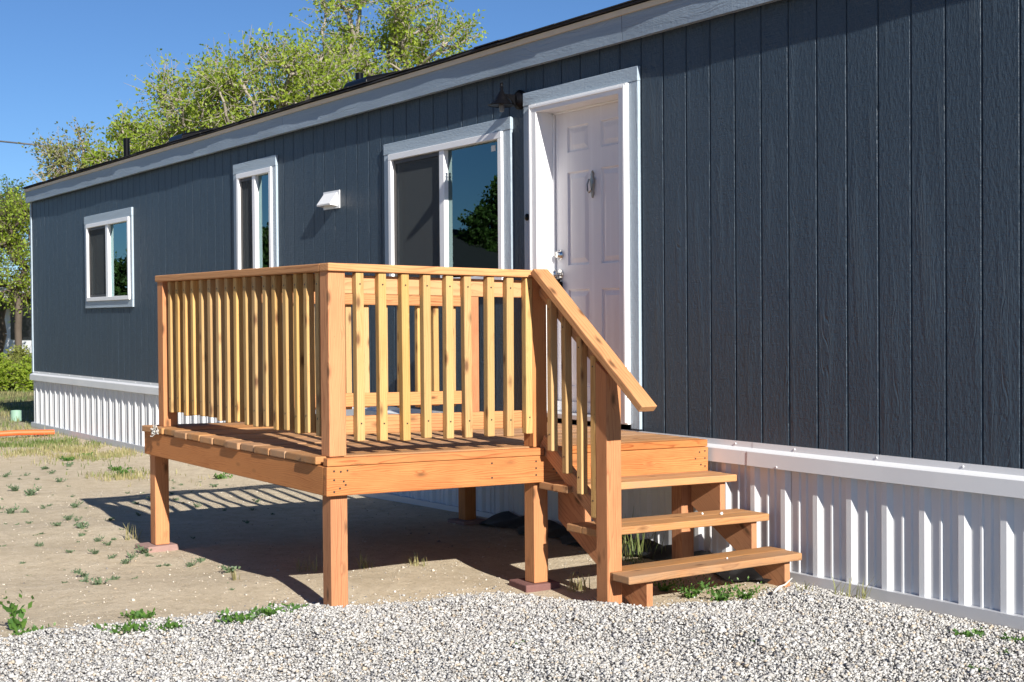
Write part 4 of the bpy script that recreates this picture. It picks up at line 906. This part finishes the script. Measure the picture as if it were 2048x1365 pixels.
for me, px_, py_, s_, lab, gp in ((GMESH[1], 35, 1262, 1.0, 'upright leafy green weed at the edge of the gravel and dirt', None), (GMESH[0], 60, 1282, 1.0, 'low green weed sprawling beside the upright weed', None),
    (GMESH[0], 245, 1283, 1.1, 'bushy green weed growing through the gravel', 'sprawling weeds in the gravel'), (GMESH[0], 330, 1272, .9, 'bushy green weed growing through the gravel', 'sprawling weeds in the gravel'), (GMESH[0], 285, 1240, .9, 'bushy green weed growing through the gravel', 'sprawling weeds in the gravel'), (GMESH[0], 480, 1258, 1.1, 'bushy green weed growing through the gravel', 'sprawling weeds in the gravel'), (GMESH[0], 550, 1252, 1., 'bushy green weed growing through the gravel', 'sprawling weeds in the gravel'), (GMESH[0], 590, 1240, .7, 'bushy green weed growing through the gravel', 'sprawling weeds in the gravel'),
    (GMESH[2], 1040, 1306, .55, 'tiny dark green weed alone in the open gravel', None), (GMESH[3], 1440, 1196, 1.25, 'feathery green weeds in the shade under the stairs', 'feathery weeds under the stairs'), (GMESH[3], 1490, 1192, 1.0, 'feathery green weeds in the shade under the stairs', 'feathery weeds under the stairs'), (GMESH[3], 1380, 1190, 1.2, 'feathery green weeds in the shade under the stairs', 'feathery weeds under the stairs'), (GMESH[3], 1330, 1180, .9, 'feathery green weeds in the shade under the stairs', 'feathery weeds under the stairs'),
    (GMESH[2], 1930, 1275, .9, 'flat green weed in gravel close to the skirting', 'weeds in gravel by the skirting'), (GMESH[2], 1965, 1272, .8, 'flat green weed in gravel close to the skirting', 'weeds in gravel by the skirting'), (GMESH[2], 2030, 1285, .9, 'flat green weed in gravel close to the skirting', 'weeds in gravel by the skirting'), (GMESH[2], 2012, 1312, .6, 'flat green weed in gravel close to the skirting', 'weeds in gravel by the skirting'), (GMESH[2], 1955, 1347, .55, 'flat green weed in gravel close to the skirting', 'weeds in gravel by the skirting'), (GMESH[2], 1515, 1304, .4, 'flat green weed in gravel close to the skirting', 'weeds in gravel by the skirting')):
    p = on_z(px_, py_, .06); weed(me, p.x, p.y, s_, lab, gp)
def tuft(px_, py_, n, h, label, dry=.5, spread=.03, group=None):
    p = on_z(px_, py_, .06); r_ = np.random.default_rng(int(px_)); P = np.stack([r_.normal(0, spread, n), r_.normal(0, spread, n), np.zeros(n)], -1)
    z = float(max(ground_h(p.x, p.y), gravel_h(p.x, p.y)) if p.x > gravel_edge(p.y) else ground_h(p.x, p.y))
    o = link('grass_tuft', blades('grass_tuft', P, h*r_.uniform(.5, 1.1, n), r_, 'grass', np.clip(dry+r_.normal(0, .2, n), 0, 1), .003, .7), None, Matrix.Translation((p.x, p.y, z-.004))); return tag(o, label, 'grass tuft', group)
tuft(1152, 1176, 40, .09, 'dry yellow grass tuft beside the newel post', .9)
tuft(1262, 1120, 34, .30, 'tall green grass stems in the shade behind the stairs', .25, .05)
tuft(1300, 1110, 26, .22, 'shorter green grass stems behind the lowest stair tread', .2, .05)
tuft(725, 1135, 22, .09, 'thin dry grass at the edge of the deck shadow', .7, .03, 'dry grass at the deck shadow edge'); tuft(830, 1130, 26, .08, 'thin dry grass at the edge of the deck shadow', .8, .03, 'dry grass at the deck shadow edge'); tuft(615, 1142, 18, .09, 'thin dry grass at the edge of the deck shadow', .7, .03, 'dry grass at the deck shadow edge')
tuft(1690, 1196, 14, .12, 'pale green grass blades against the bottom of the skirting', .5, .03, 'grass at the skirting foot'); tuft(1725, 1200, 12, .14, 'pale green grass blades against the bottom of the skirting', .6, .012, 'grass at the skirting foot'); tuft(1610, 1192, 12, .08, 'pale green grass blades against the bottom of the skirting', .6, .03, 'grass at the skirting foot')
tuft(265, 1070, 16, .13, 'dry stalk tuft beside the far deck post', .9, .02); tuft(470, 1165, 12, .07, 'dry twiggy tuft on the open dirt', .9, .008)

# pipe, stub, overhead cable
a = on_z(-40, 871, .02); b = on_z(108, 864, .02); m_ = (a+b)/2
tag(MB().tube([(a.x, a.y, .022), (m_.x, m_.y, .03), (b.x, b.y, .015)], .035, 12).build('conduit_pipe', M['orangepipe'], None, smooth=True), 'orange plastic conduit lying on the ground at the home end', 'pipe')
p = on_z(33, 842, -.03); tag(MB().lathe([(0, -.05), (.085, -.05), (.085, .15), (.078, .155), (.078, .12), (0, .12)], 20, Matrix.Translation((p.x, p.y, -.03))).build('pipe_stub', M['palegreen'], None, smooth=True), 'short pale green pipe stub standing out of the grass', 'pipe stub')
pts = [at_depth(px_, py_, dp) for px_, py_, dp in ((-500, 225, 34), (-200, 259, 35), (0, 283, 36), (120, 295, 36.7), (240, 309, 37.4), (330, 322, 38), (600, 375, 40))]
tag(MB().tube([tuple(q) for q in pts], .022, 6).build('overhead_cable', M['cable'], None, smooth=True), 'thin dark overhead cable crossing the sky to the roof end', 'cable')

# pale twig on the gravel, chips on the treads
p = on_z(1567, 1182, .075); pts = [on_z(*q, .09) for q in ((1548, 1184), (1558, 1176), (1570, 1174), (1584, 1163))]
tag(MB().tube([(q.x, q.y, .088+.006*i) for i, q in enumerate(pts)], [.006, .005, .004, .003], 6).build('dry_twig', M['wire'], None, smooth=True), 'pale dry twig lying on the gravel by the stair stringer', 'twig')
for (x, y, z, r, lab) in ((-5.50, -.32, .4155, .011, 'white gravel chip resting on the middle stair tread'), (-5.56, -.40, .4175, .008, 'smaller pale gravel chip on the middle stair tread'), (-5.24, -.52, .2265, .006, 'tiny white gravel chip on the lowest stair tread')):
    V = (IV*np.random.default_rng(int(r*1e4)).uniform(.7, 1.1, (12, 1)))*r
    o = link('gravel_chip', np_mesh('gravel_chip', V, IF, M['vinyl']), None, Matrix.Translation((x, y, z+r*.55-.012*(z > .4)))); tag(o, lab, 'stone', 'gravel chips on the treads')
